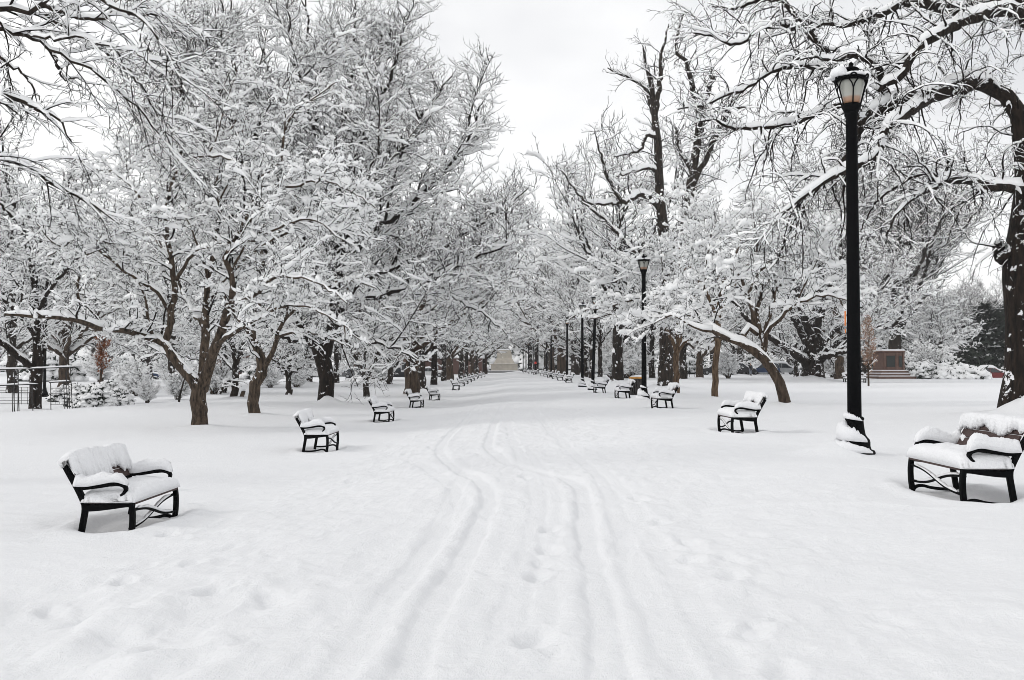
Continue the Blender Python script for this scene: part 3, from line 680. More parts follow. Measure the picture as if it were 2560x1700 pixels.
T4 = [[(916, 1004, 9), (916, 988, 8.3), (915, 965, 7.2), (912, 940, 7), (900, 917, 5.5), (888, 896, 4.6), (872, 862, 4), (858, 838, 3), (840, 790, 2), (830, 740, 1.3)],
      [(914, 945, 6), (926, 924, 5.4, -.2), (940, 902, 4.6, -.4), (946, 880, 4, -.6), (975, 850, 3, -1), (1010, 800, 2, -1.4), (1040, 780, 1.2, -1.8)],
      [(908, 928, 3.6), (914, 880, 3, .6), (925, 820, 2.4, 1.2), (930, 750, 1.6, 1.6)], [(944, 885, 3, -.6), (965, 862, 2.6, .4), (1000, 850, 2, 1.2)]]
make_tree("young_tree", "young snowy tree forked in a clean V, behind the third bench", f, px_limbs(T4, f, d), env_px(f, d, 920, 800, 170, 130, 3.6), variant(DENSE, l4=dict(space=0.3)), 16)

# --- branches reaching in from a tree whose trunk is out of sight
f = PT['o1']; d = 15.0
O1 = [[(-590, 1250, 55), (-600, 900, 42), (-590, 600, 36), (-560, 350, 30), (-500, 180, 24), (-420, 0, 20), (-380, -200, 14), (-300, -400, 6)],
      [(-560, 360, 20), (-380, 180, 15), (-200, 80, 11), (-60, 30, 9), (0, 22, 8), (75, 28, 7), (110, 6, 6), (170, -50, 4), (260, -110, 2)],
      [(-190, 78, 9), (-90, 62, 8), (0, 76, 6.4), (60, 86, 6), (105, 106, 5), (180, 150, 4.2), (240, 178, 3.6), (310, 240, 3, .3), (365, 290, 2.4, .5), (420, 360, 1.6, .7)],
      [(105, 10, 6), (150, 30, 5), (210, 46, 5, -.3), (246, 47, 4.6, -.4), (276, 32, 4, -.5), (345, 37, 3, -.6), (440, 42, 2, -.8)],
      [(-200, -60, 9), (0, -60, 8, -.5), (150, -30, 7, -.8), (245, -4, 6, -1), (306, 27, 4.4, -1.1), (344, 40, 3.4, -1.2), (390, 90, 2.6, -1.3), (430, 150, 1.6, -1.4)],
      [(-590, 520, 16), (-350, 330, 11), (-160, 250, 8), (0, 233, 7), (40, 246, 6.4), (80, 268, 6), (112, 277, 5), (136, 285, 4), (155, 310, 2.8), (167, 340, 1.8)],
      [(-100, 70, 6, .4), (-30, 110, 5, .6), (20, 157, 4, .7), (52, 182, 3, .8), (82, 216, 2.4, .9), (100, 250, 1.6, 1)],
      [(110, 110, 4, .2), (134, 140, 3.4, .3), (150, 178, 3, .3), (168, 200, 2.6, .4), (192, 196, 2, .4), (210, 205, 1.5, .4)],
      [(-590, 700, 14), (-300, 480, 10, 2), (-100, 400, 8, 3), (0, 392, 6.4, 3.6), (57, 413, 5.4, 4), (100, 434, 5, 4.2), (153, 471, 4.4, 4.4), (230, 509, 3, 4.8), (300, 560, 1.6, 5)],
      [(60, 86, 4), (130, 95, 3.4, -.4), (220, 100, 3, -.7), (320, 130, 2.4, -1), (420, 170, 1.6, -1.2), (480, 210, 1.1, -1.3)],
      [(75, 28, 5), (150, 60, 4, .5), (250, 120, 3.2, 1), (340, 200, 2.4, 1.4), (400, 300, 1.6, 1.7), (430, 380, 1.1, 1.8)]]
SPRAY = dict(l2=dict(space=0.20, t0=0.3, t1=1.0, ln=(0.6, 1.7), ang=(15, 50), rf=0.5, rmax=0.022, rmin=0.010, n=8, gnarl=0.10, up=0.0, droop=0.14, upbias=0.0, taper=0.3),
             l3=dict(space=0.13, t0=0.12, t1=1.0, ln=(0.2, 0.7), ang=(18, 55), rf=0.6, rmax=0.011, rmin=0.0075, n=5, gnarl=0.12, up=0.02, droop=0.05, upbias=0.03),
             l4=dict(space=0.16, t0=0.1, t1=1.0, ln=(0.1, 0.3), ang=(20, 60), rf=0.7, rmax=0.0075, rmin=0.0065, n=3, gnarl=0.15, up=0.03, droop=0.0, upbias=0.1),
             snow=(0.085, 0.045, 0.02, 0.008), l4snow=.3)
make_tree("elm_tree", "snow lined branches reaching in high above the climbing frame, trunk out of view", f, px_limbs(O1, f, d), None, SPRAY, 17, limb_gnarl=0.02)

# --- the great tree arching over the near lamp
f, d = PT['r1'], PT['r1'][1]
R1 = [[(2556, 1110, 80), (2556, 1060, 66), (2556, 1000, 53), (2559, 900, 46), (2562, 800, 45), (2558, 720, 47), (2558, 660, 50), (2568, 550, 40), (2572, 450, 32), (2566, 380, 28), (2556, 325, 25), (2546, 285, 22), (2522, 247, 20), (2490, 222, 20), (2458, 207, 22), (2413, 206, 22, -.4), (2369, 220, 21, -.7), (2324, 238, 20.5, -1), (2279, 244, 19.5, -1.3), (2235, 255, 19, -1.5), (2190, 270, 17.5, -1.7), (2159, 297, 15, -1.9), (2140, 340, 10, -2), (2118, 385, 7, -2.1)],
      [(2570, 560, 44.2), (2620, 430, 39.0, .5), (2660, 300, 33.8, 1), (2650, 180, 28.6, 1.2), (2600, 90, 26.0, 1), (2560, 30, 22.1, .8), (2520, -40, 15.6, .4), (2440, -120, 7.8, 0)],
      [(2335, 236, 14.3, -1), (2300, 262, 14.3, -1.5), (2270, 280, 13.8, -2), (2240, 300, 13.0, -2.4), (2217, 322, 12.5, -2.7), (2207, 357, 11.2, -2.9), (2186, 388, 10.4, -3), (2154, 412, 9.6, -3.2), (2114, 428, 8.6, -3.4), (2052, 460, 7.3, -3.8), (2004, 491, 5.7, -4.2), (1950, 540, 3.9, -4.6), (1900, 600, 2.1, -5)],
      [(2225, 252, 11.7, -1.5), (2208, 223, 10.4, -1.3), (2199, 170, 8.3, -1.2), (2163, 147, 7.0, -1.3), (2123, 138, 6.0, -1.6), (2083, 152, 5.2, -2), (2040, 140, 3.4, -2.4), (2000, 150, 2.1, -2.6)],
      [(2600, 70, 20.8, 1), (2520, 26, 16.9, .3), (2440, 42, 15.6, -.4), (2380, 64, 14.3, -.9), (2330, 95, 12.5, -1.3), (2287, 126, 10.9, -1.6), (2257, 186, 9.6, -1.8), (2222, 210, 7.8, -1.8), (2195, 226, 6.5, -1.8)],
      [(2568, 490, 18.2), (2534, 470, 13.0, -.5), (2480, 465, 11.7, -1.2), (2427, 452, 10.4, -1.8), (2364, 452, 8.6, -2.4), (2329, 470, 7.0, -2.8), (2279, 497, 5.2, -3.2), (2239, 538, 3.9, -3.5), (2215, 590, 2.3, -3.6)],
      [(2375, 451, 5.7, -2.3), (2329, 434, 5.2, -2), (2284, 442, 4.4, -1.6), (2230, 474, 3.4, -1.2), (2180, 520, 2.3, -1), (2150, 580, 1.6, -.8)],
      [(2600, 90, 18.2, 1), (2540, -10, 20.8, 1.4), (2450, 18, 19.5, 1), (2369, 23, 14.3, .6), (2302, 9, 11.7, .2), (2257, 9, 10.4, 0), (2213, 31, 9.1, -.3), (2168, 49, 7.8, -.6), (2114, 63, 6.5, -.9), (2060, 60, 4.7, -1.2), (2000, 90, 2.6, -1.5)],
      [(2155, 300, 13.0, -1.9), (2120, 240, 12.2, -1.6), (2090, 185, 10.9, -1.4), (2060, 125, 9.9, -1.2), (2003, 58, 7.8, -1), (1958, 0, 6.0, -.8), (1920, -50, 3.9, -.6)],
      [(2082, 172, 8.3, -1.4), (2038, 166, 7.0, -1.9), (1971, 168, 6.2, -2.4), (1916, 186, 5.5, -2.8), (1855, 226, 4.9, -3.2), (1809, 238, 4.4, -3.5), (1755, 265, 3.4, -3.8), (1694, 273, 2.1, -4)],
      [(2100, 262, 8.6, -1.7), (2034, 287, 7.3, -2.2), (1980, 308, 6.8, -2.6), (1924, 316, 6.0, -3), (1828, 321, 4.4, -3.6), (1780, 300, 2.9, -4), (1730, 310, 1.8, -4.2)],
      [(2010, 66, 7.0, -1), (1945, 64, 6.2, -1.4), (1900, 70, 5.5, -1.8), (1870, 96, 4.9, -2), (1828, 111, 4.2, -2.2), (1780, 90, 2.9, -2.4), (1733, 82, 1.8, -2.6)],
      [(2120, 390, 7.8, -2.1), (2080, 430, 6.5, -1.6), (2020, 480, 5.2, -1), (1980, 560, 3.9, -.6), (1940, 660, 2.1, -.4)],
      [(1960, 2, 5.2, -.8), (1900, 0, 4.4, -.2), (1840, 20, 3.4, .2), (1780, 15, 2.1, .6)],
      [(2548, 660, 26.0), (2510, 640, 22.1), (2500, 622, 16.9), (2494, 610, 10.4)]]
HANG = dict(l2=dict(space=0.20, t0=0.08, t1=1.0, ln=(0.7, 2.5), ang=(35, 85), rf=0.4, rmax=0.028, rmin=0.014, n=11, gnarl=0.17, up=-0.01, droop=0.30, upbias=-0.05, taper=0.25),
            extra=dict(space=0.5, t0=0.45, t1=1.0, ln=(0.6, 2.2), ang=(30, 80), rf=0.45, rmax=0.035, rmin=0.014, n=10, gnarl=0.2, up=0.1, droop=0.14, upbias=0.25, taper=0.3),
            l3=dict(space=0.25, t0=0.15, t1=1.0, ln=(0.3, 1.0), ang=(25, 70), rf=0.6, rmax=0.016, rmin=0.010, n=7, gnarl=0.22, up=-0.02, droop=0.16, upbias=-0.05),
            l4=dict(space=0.24, t0=0.1, t1=1.0, ln=(0.12, 0.45), ang=(30, 70), rf=0.7, rmax=0.010, rmin=0.0085, n=5, gnarl=0.25, up=0.05, droop=0.0, upbias=0.08),
            snow=(0.12, 0.05, 0.022, 0.01), l4snow=.1, trunk_t0=.45)
make_tree("great_elm", "massive rough barked tree arching thick snowy limbs over the nearest lamp post", f, px_limbs(R1, f, d), None, HANG, 18, bark=M_BARKD, trunk_sides=16, limb_gnarl=0.015)

# --- the leaning tree behind the third bench on the lamp side
f, d = PT['r2'], PT['r2'][1]
R2 = [[(1966, 1026, 17), (1963, 1008, 15), (1953, 970, 13.5), (1936, 935, 12.6), (1914, 906, 11.6), (1889, 882, 11), (1872, 866, 10.6), (1850, 857, 8), (1830, 850, 6.8, .3), (1809, 844, 6, .7), (1774, 820, 5.6, 1.4), (1745, 796, 5, 2), (1717, 782, 4.6, 2.6), (1675, 780, 4, 3.4), (1654, 754, 3.4, 4), (1600, 745, 2.8, 5), (1530, 765, 2.2, 5.6), (1470, 775, 1.8, 6.4), (1420, 800, 1.2, 7)],
      [(1873, 868, 8.6), (1861, 840, 7.6, .2), (1872, 822, 6.6, .3), (1889, 832, 6, .4), (1882, 780, 5.2, .6), (1866, 732, 4.4, .8), (1850, 690, 3.4, 1), (1800, 630, 2.6, 1.4), (1740, 580, 1.8, 1.6), (1680, 540, 1.2, 1.8)],
      [(1825, 850, 5, .3), (1790, 832, 4.2, .5), (1760, 826, 3.8, .7), (1728, 814, 3.2, 1), (1680, 790, 2.4, 1.4), (1610, 795, 2.2, 4), (1540, 785, 1.8, 5), (1480, 795, 1.4, 6), (1440, 780, 1, 7)],
      [(1916, 900, 8), (1908, 855, 7, .4), (1897, 816, 6.2, .8), (1894, 768, 5.4, 1.2), (1905, 720, 4.4, 1.5), (1890, 640, 3.2, 1.8), (1900, 560, 2, 2), (1890, 510, 1.2, 2)],
      [(1912, 870, 6, .3), (1920, 830, 5, 0), (1940, 806, 4.4, -.5), (1966, 780, 4, -1), (2010, 750, 3.2, -1.5), (2080, 740, 2.2, -2), (2150, 760, 1.4, -2.3)],
      [(1908, 850, 5, .4), (1935, 740, 4.2, 1.2), (1960, 660, 3.4, 2), (2000, 600, 2.4, 2.6), (2060, 570, 1.4, 3)],
      [(1868, 740, 4, .8), (1900, 680, 3.4, 0), (1950, 630, 2.8, -.8), (1990, 610, 2, -1.4), (2050, 630, 1.3, -2)],
      [(1872, 828, 5, .3), (1800, 770, 4.2, -1), (1740, 710, 3.4, -2), (1680, 660, 2.4, -2.6), (1640, 640, 1.4, -3)],
      [(1852, 690, 3, 1), (1800, 680, 2.8, 0), (1720, 640, 2.2, -1), (1640, 600, 1.4, -1.8)],
      [(1745, 796, 3.4, 2), (1700, 740, 3, 3), (1640, 700, 2.4, 4.4), (1560, 680, 1.6, 5.6), (1490, 700, 1.1, 6.4)]]
make_tree("cherry_tree", "low spreading snow heavy tree on a strongly leaning trunk, beside the nearest lamp post", f, px_limbs(R2, f, d), env_px(f, d + 1.0, 1790, 670, 430, 215, 7),
          variant(DENSE, l2=dict(ln=(1.0, 2.8), t0=.32), scaf=dict(space=1.3, ln=(2, 4.6)), snow=(0.18, 0.15, 0.10, 0.045)), 19, bark=M_BARKB,
          gap=((4.0, 30, 4.7), (6.0, 42.6, 7.4)))
f, d = PT['r3'], PT['r3'][1]
R3 = [[(1787, 1010, 9.5), (1787, 994, 9), (1788, 950, 8.2), (1790, 900, 8), (1793, 840, 7.4), (1800, 780, 6.6), (1806, 700, 5.6), (1800, 620, 4, .4), (1810, 540, 2.4, .8)],
      [(1800, 780, 5), (1840, 700, 4, .8), (1880, 640, 3, 1.6), (1900, 570, 1.6, 2)], [(1797, 800, 5), (1760, 720, 4, -.8), (1720, 660, 3, -1.6), (1690, 600, 1.6, -2)], [(1805, 720, 4), (1780, 640, 3.2, 1.4), (1750, 570, 2, 2.4)], [(1803, 740, 4), (1830, 670, 3, -1.4), (1850, 600, 1.8, -2.4)]]
make_tree("young_tree", "slender brown straight trunk standing alone left of the leaning tree", f, px_limbs(R3, f, d), env_px(f, d, 1800, 660, 170, 150, 3.5), variant(DENSE, l2=dict(t0=0.5), l4=dict(space=0.3)), 20, bark=M_TAN)
f, d = PT['r4'], PT['r4'][1]
R4 = [[(1665, 985, 30), (1665, 966, 23), (1664, 930, 19), (1666, 860, 17), (1668, 760, 16), (1668, 680, 15), (1660, 600, 14.3, -.3), (1652, 505, 12.2, -.6), (1646, 421, 10.9, -.7), (1642, 344, 9.6, -.7), (1639, 306, 8.6, -.7), (1633, 240, 6.8, -.6), (1624, 190, 5.7, -.5), (1613, 160, 3.9, -.5), (1608, 120, 2.1, -.5)],
      [(1637, 290, 7.0, -.7), (1646, 240, 6.2, -.9), (1653, 184, 5.5, -1), (1651, 148, 4.4, -1), (1660, 110, 3.1, -1), (1672, 60, 1.8, -1)],
      [(1640, 310, 7.0, -.7), (1630, 268, 6.5, -.4), (1620, 235, 5.7, 0), (1606, 212, 5.2, .3), (1583, 198, 4.2, .7), (1549, 184, 3.1, 1), (1520, 170, 1.8, 1.2)],
      [(1668, 690, 13), (1690, 620, 11.4, .5), (1714, 545, 13.0, 1), (1731, 440, 11.2, 1.2), (1744, 344, 9.6, 1.3), (1751, 287, 8.3, 1.3), (1741, 258, 7.0, 1.2), (1729, 206, 6.5, 1), (1717, 153, 5.5, .8), (1688, 130, 4.4, .6), (1690, 102, 3.6, .5), (1700, 60, 2.3, .4), (1712, 25, 1.4, .4)],
      [(1748, 315, 7.0, 1.3), (1762, 260, 6.5, 1.5), (1772, 222, 6.0, 1.7), (1782, 190, 5.2, 1.8)],
      [(1726, 475, 7.8, 1.1), (1745, 435, 7.3, 1), (1763, 402, 6.8, .8), (1783, 355, 6.5, .5), (1802, 314, 6.0, .2), (1820, 285, 5.2, 0), (1841, 271, 3.9, -.2), (1870, 268, 2.1, -.4)],
      [(1644, 345, 5.7, -.7), (1634, 340, 5.2, -1), (1614, 341, 4.7, -1.3), (1603, 371, 3.9, -1.5), (1570, 385, 2.6, -1.8), (1535, 390, 1.6, -2)],
      [(1655, 530, 8.3, -.5), (1628, 498, 7.3, -1), (1599, 487, 6.8, -1.4), (1560, 505, 5.7, -1.8), (1545, 490, 5.2, -2), (1530, 465, 4.7, -2.1), (1514, 425, 3.9, -2.2), (1500, 380, 2.6, -2.3), (1490, 340, 1.6, -2.3)],
      [(1558, 505, 4.4, -1.8), (1500, 510, 3.6, -2.2), (1460, 500, 2.9, -2.5), (1420, 450, 2.1, -2.8), (1400, 420, 1.4, -3)],
      [(1645, 430, 5.2, -.7), (1620, 420, 4.2, -1.2), (1580, 430, 3.1, -1.8), (1540, 440, 1.8, -2.3)],
      [(1668, 740, 7), (1610, 660, 5.6, 1), (1560, 600, 5.7, 2), (1500, 540, 3.9, 2.8), (1450, 500, 2.1, 3.4)],
      [(1733, 430, 5.2, 1.2), (1700, 380, 3.9, 2), (1690, 320, 2.6, 2.8)]]
GAUNT = dict(l2=dict(space=0.52, t0=0.30, t1=1.0, ln=(1.2, 3.4), ang=(30, 75), rf=0.4, rmax=0.06, rmin=0.028, n=9, gnarl=0.2, up=0.06, droop=0.12, upbias=0.1, taper=0.35),
             l3=dict(space=0.4, t0=0.15, t1=1.0, ln=(0.5, 1.5), ang=(30, 75), rf=0.6, rmax=0.03, rmin=0.018, n=5, gnarl=0.2, up=0.06, droop=0.05, upbias=0.1),
             l4=dict(space=0.4, t0=0.1, t1=1.0, ln=(0.25, 0.7), ang=(30, 70), rf=0.7, rmax=0.018, rmin=0.014, n=3, gnarl=0.2, up=0.08, droop=0, upbias=0.15),
             snow=(0.22, 0.07, 0.028, 0.012))
make_tree("old_oak", "tallest gaunt tree, two nearly bare dark stems rising against the sky", f, px_limbs(R4, f, d), None, GAUNT, 21, trunk_sides=14, limb_gnarl=0.04)
f, d = PT['r4b'], PT['r4b'][1]
R4b = [[(1693, 998, 8.6), (1692, 983, 8), (1690, 930, 7.6), (1692, 885, 7.6), (1697, 850, 6.4), (1700, 800, 5, .3), (1695, 720, 3.6, .6), (1700, 640, 2, 1)],
       [(1692, 888, 5.6), (1682, 855, 4.6, -.3), (1664, 820, 4, -.7), (1640, 795, 3.4, -1), (1600, 780, 2.4, -1.5), (1560, 775, 1.4, -2)], [(1694, 880, 4.4), (1706, 862, 3.6, -.3), (1730, 842, 2.8, -.8), (1765, 815, 2, -1.3), (1800, 800, 1.2, -1.7)], [(1698, 830, 4), (1720, 770, 3.2, .8), (1750, 710, 2.2, 1.4)], [(1698, 820, 4), (1670, 750, 3, 1), (1640, 690, 2, 2)]]
make_tree("young_tree", "slim orange brown trunk forked low, touching the fat trunk behind the bench", f, px_limbs(R4b, f, d), env_px(f, d, 1690, 740, 170, 130, 3.6), variant(DENSE, l2=dict(t0=0.35), l4=dict(space=0.3)), 22, bark=M_TAN)
f, d = PT['r5'], PT['r5'][1]
R5 = [[(2031, 965, 40), (2031, 940, 30), (2032, 905, 25), (2034, 870, 27), (2036, 830, 20), (2040, 760, 14, 1), (2050, 660, 9, 2), (2040, 560, 4, 3)],
      [(2022, 915, 14), (2000, 893, 11, -1), (1975, 877, 9, -1.6), (1945, 856, 8, -2.2), (1915, 838, 7, -2.8), (1870, 800, 5, -3.6), (1820, 740, 2.6, -4.4)],
      [(2044, 905, 13), (2065, 882, 10, -1), (2090, 862, 9, -1.6), (2125, 842, 8, -2), (2180, 820, 6.6, -2.4), (2230, 815, 5, -2.8), (2250, 790, 4, -3), (2270, 740, 2.4, -3.2)],
      [(2042, 880, 12), (2080, 830, 9, .6), (2140, 780, 7, 1.6), (2200, 720, 5, 2.4), (2250, 640, 2.6, 3)], [(2024, 870, 12), (1990, 800, 9, 1), (1950, 720, 6, 2), (1910, 630, 3, 3)],
      [(2034, 850, 10), (2060, 760, 8, -2), (2100, 660, 5, -4), (2130, 560, 2.4, -5)], [(2030, 850, 10), (2000, 760, 8, -3), (1980, 660, 5, -5), (1970, 560, 2.4, -6)], [(2040, 890, 9), (2070, 890, 7, -2), (2110, 880, 5, -3), (2150, 880, 3, -4)]]
make_tree("old_oak", "massive squat trunk with low spreading limbs behind the nearest lamp post", f, px_limbs(R5, f, d), env_px(f, d, 2040, 700, 260, 230, 8), ELM, 23, bark=M_BARKD, trunk_sides=14, limb_gnarl=0.06)
# ---------------------------------------------------------------- avenue, lawn and backdrop trees: a few kinds, copied
BGE = variant(ELM, l2=dict(space=0.65), l3=dict(space=0.46, rmin=0.026, rmax=.035), l4=dict(space=0.46, rmin=0.019, rmax=0.023), snow=(0.2, 0.16, 0.12, 0.06), l4snow=.55)
rg = np.random.default_rng(5)
def kind_elm(seed, th, r0, n, ln, up, envh, envr):
    r = np.random.default_rng(seed)
    return fan_limbs(r, th, r0, n, 1.0, ln, up), ((0, 0, envh * .58), (envr, envr, envh * .45))
TREE_KINDS = {
    'elm_a': (lambda: kind_elm(31, 4.2, 0.36, 9, 8.5, 0.9, 17, 8.0), BGE, M_BARK),
    'elm_b': (lambda: kind_elm(32, 3.4, 0.42, 10, 9.0, 0.65, 16, 9.0), BGE, M_BARKB),
    'elm_c': (lambda: kind_elm(33, 5.0, 0.30, 8, 8.0, 1.3, 18, 6.6), BGE, M_BARKD),
    'small': (lambda: kind_elm(34, 1.5, 0.16, 8, 4.2, 0.7, 7, 4.2), variant(DENSE, l3=dict(space=.24, rmin=.015), l4=dict(space=.26, rmin=.013)), M_BARK),
    'fine': (lambda: kind_elm(35, 3.6, 0.4, 11, 9.5, 1.0, 20, 9.5), variant(BGE, l2=dict(space=.5, ln=(2, 5)), l3=dict(space=.36, rmin=.02), l4=dict(space=.3), snow=(0.15, 0.07, 0.045, 0.02)), M_BARK),
}
MADE = {}
def plant(kind, name, label, p, sc=1.0, rz=None, group=None):
    rz = random.Random(hash(label) % 1000 if False else int(p[0] * 31 + p[1] * 17)).uniform(0, 6.28) if rz is None else rz
    p = (p[0], p[1], p[2] - 0.05)
    if kind not in MADE:
        lim, P, bark = TREE_KINDS[kind]; limbs, env = lim()
        o = make_tree(name, label, p, limbs, env, P, 40 + len(MADE), group=group, bark=bark, limb_gnarl=0.05, rz=rz)
        o.scale = (sc,) * 3; MADE[kind] = o; return o
    o = copy_thing(MADE[kind], label, p, rz, sc, group)
    if not group and "group" in o: del o["group"]
    o.name = name; return o
ORD = "first second third fourth fifth sixth seventh eighth ninth tenth eleventh twelfth thirteenth fourteenth fifteenth".split()
# the row behind the benches away from the lamps
rowL = [(1029, 966, 'elm_b', 1.15), (1055, 961, 'elm_a', .9), (1085, 954.5, 'elm_c', 1), (1110, 953, 'elm_a', .8), (1124, 948.5, 'elm_b', 1.1), (1153, 941, 'elm_a', 1), (1166, 938, 'elm_c', 1), (1180, 935.5, 'elm_b', 1), (1192, 933, 'elm_a', 1)]
for k, (px, py, kd, s) in enumerate(rowL):
    lab = ["fat furrowed trunk behind the fourth and fifth benches opposite the lamps", "thin trunk tight beside the fat furrowed one opposite the lamps"][k] if k < 2 else f"snowy avenue elm opposite the lamps, {ORD[k - 2]} beyond the fat furrowed trunk"
    g = ground_at(px, py); g = on_ground(px, min(g[1], 70 + 15 * k))
    mound(g, .28, 1.0); plant(kd, "avenue_elm", lab, g, s, group="avenue elms opposite the lamps")
rowR = [(1544.5, 957, 'elm_c', 1.25, "smooth grey trunk forking high, just behind the trash barrel"), (1500, 951, 'elm_c', .62, "thin straight trunk between the trash barrel and the next lamp"), (1479, 945, 'elm_a', .7, "thin trunk hidden by the tilted lamp post"),
        (1464, 942, 'small', 1.5, "slim reddish trunk between two lamp posts"), (1437, 937, 'elm_a', 1.3, "straight furrowed trunk seen between two lamp posts"), (1450, 934, 'elm_c', 1, "grey trunk behind the furrowed one between two lamp posts"),
        (1404, 935, 'elm_b', 1.5, "broadest dark trunk of the avenue, by the far lamps"), (1380, 932, 'elm_b', 1.0, "dark multi limbed trunk next to the broadest one"), (1365, 930, 'elm_a', 1.0, "dark trunk beside the red sign end of the lamp row"), (1340, 929.5, 'elm_c', 1.0, "farthest avenue trunk, by the red sign")]
for k, (px, py, kd, s, lab) in enumerate(rowR):
    g = ground_at(px, py); g = on_ground(px, min(g[1], 92 + 14 * k)); mound(g, .3, 1)
    plant(kd, "avenue_elm", lab, g, s * 1.2, group="avenue elms behind the lamps")
mids = [(1212, 206, 'elm_b', 1.0, "far snowy elm whose branches veil one side of the stone monument"), (1326, 209, 'elm_a', 1.0, "far snowy elm by the red sign, branches veiling the stone monument"), (1563, 118, 'elm_c', 1.0, "dark trunk on the lawn behind the trash barrel"), (1630, 122, 'elm_c', .95, "dark trunk on the lawn beside the second lamp"), (1707, 112, 'elm_a', 1.0, "dark trunk rising just behind the slim orange brown one"), (1749, 110, 'elm_b', .8, "tree with a snow plastered fork in front of the black car"),
        (2098, 106, 'elm_b', 1.0, "thick trunk behind the far bench by the nearest lamp"), (2238, 128, 'fine', 1.75, "large rounded fine twigged elm behind the brownstone pedestal"), (2400, 150, 'fine', .8, "fine twigged tree behind the snow covered hedge"),
        (1850, 150, 'elm_a', 1.0, "snowy elm behind the parked cars"), (1940, 165, 'elm_b', .95, "snowy elm behind the blue car"), (1780, 172, 'elm_c', 1.0, "narrow snowy elm behind the black car"),
        (2160, 150, 'small', 1.6, "low snowy tree behind the brownstone pedestal"), (2330, 128, 'small', 1.5, "low snowy tree between pedestal and hedge"), (1990, 128, 'small', 1.4, "low snowy tree left of the squat oak"),
        (841, 112, 'elm_c', .85, "pale grey trunk on the far lawn behind the stout dark trunk"), (771, 105, 'elm_a', 1.0, "dark far trunk half hidden by the stout dark trunk"), (650, 100, 'elm_b', .9, "snowy elm on the lower lawn behind the crooked tree"),
        (722, 75, 'small', 1.15, "low snowy tree on the lower lawn between the crooked tree and the stout trunk"), (430, 90, 'elm_a', 1.0, "snowy elm on the lower lawn behind the many stemmed tree"), (375, 115, 'small', 1.9, "dark stemmed tree beside the blue car on the far street"),
        (160, 95, 'elm_b', 1.0, "snowy elm behind the climbing frame"), (30, 80, 'elm_a', .95, "snowy elm behind the end of the climbing frame"), (-60, 60, 'elm_c', .9, "snowy elm beyond the climbing frame at the lawn's edge"),
        (560, 80, 'small', 1.3, "low snowy tree behind the slim dark trunked tree"), (975, 100, 'small', 1.5, "low snowy tree in front of the parked pickup"), (930, 140, 'elm_b', .9, "snowy elm behind the parked pickup")]
for px, dd, kd, s, lab in mids: mound(on_ground(px, dd), .28, 1.0); plant(kd, "lawn_tree", lab, on_ground(px, dd), s * 1.15)
rr = random.Random(8); px = -150; k = 0
while px < 2700:
    c = abs(px - 1290); dd = rr.uniform(205, 262) if c < 330 else rr.uniform(170, 240)
    if c < 75: dd = rr.uniform(262, 275)
    h = 1.0 if c > 60 else 1.15
    p = on_ground(px, dd)
    if not (1180 < px < 1400 and dd < 240):
        plant(['elm_a', 'elm_b', 'elm_c', 'fine'][k % 4], "backdrop_elm", "snowy elm in the hazy belt of trees closing off the park", p, rr.uniform(.85, 1.1) * h, group="belt of snowy trees closing off the park")
    px += rr.uniform(38, 62); k += 1

# shrubs
SHRUB = dict(l2=dict(space=0.07, t0=0.15, t1=1.0, ln=(0.25, 0.8), ang=(15, 55), rf=0.6, rmax=0.014, rmin=0.008, n=6, gnarl=0.12, up=0.05, droop=0.2, upbias=0.15, taper=0.3),
             l3=dict(space=0.07, t0=0.1, t1=1.0, ln=(0.08, 0.3), ang=(25, 70), rf=0.7, rmax=0.008, rmin=0.006, n=3, gnarl=0.18, up=0.05, droop=0.0, upbias=0.1), snow=(0.05, 0.06, 0.045, 0.0))
def shrub_limbs(seed, n, ln, spread):
    r = np.random.default_rng(seed); out = []
    for k in range(n):
        az = r.uniform(0, 6.28); t = r.uniform(0.1, 1) * spread; p = np.array([math.cos(az), math.sin(az), 0]) * r.uniform(0, .15)
        d = np.array([math.cos(az) * t, math.sin(az) * t, 1.0]); d /= np.linalg.norm(d); q = [(*(p - d * .1), .022)]; L = ln * r.uniform(.6, 1.05)
        for i in range(6): q.append((*p, .02 - .0022 * i)); p = p + d * L / 5; d = d + r.normal(size=3) * .09; d[2] -= .06 * i * .4; d /= np.linalg.norm(d)
        out.append(q)
    return out
sh = make_tree("bare_shrub", "vase shaped bare shrub caked with snow, in front of the stout dark trunk's lawn", (0, 0, 0), shrub_limbs(3, 26, 1.5, .75), None, SHRUB, 51, cat="shrub", trunk_sides=5, limb_gnarl=0.01, twig=M_TWIGB, bark=M_BARKB)
shrubs = [(742, 970, 1.25, "vase shaped bare shrub caked with snow, between the crooked tree and the stout dark trunk"), (676, 971, 1.0, "smaller bare snowy shrub just beside the crooked trunk"), (340, 990, 1.45, "widest bare snowy shrub, at the end of the rounded bushes"),
          (368, 1005, .8, "low twiggy snowy shrub in front of the widest bare one"), (445, 998, 1.15, "bare snowy shrub beside the leaning dead stem"), (425, 960, 1.5, "tall bare snowy shrub behind the many stemmed tree"), (535, 985, 1.5, "snow caked shrub between the many stemmed tree and the slim dark trunk"), (957, 948, 1.7, "upright snowy shrub by the pickup's hood"),
          (250, 955, 1.6, "grey twiggy bush under the brown leaved oak"), (1530, 950, 2.0, "snowy shrub behind the trash barrel's row"), (1580, 945, 1.8, "snowy shrub beside the far lamp trunk"), (1820, 938, 1.4, "small twiggy shrub beside the grey car"), (2085, 935, 2.0, "snowy shrub behind the far bench")]
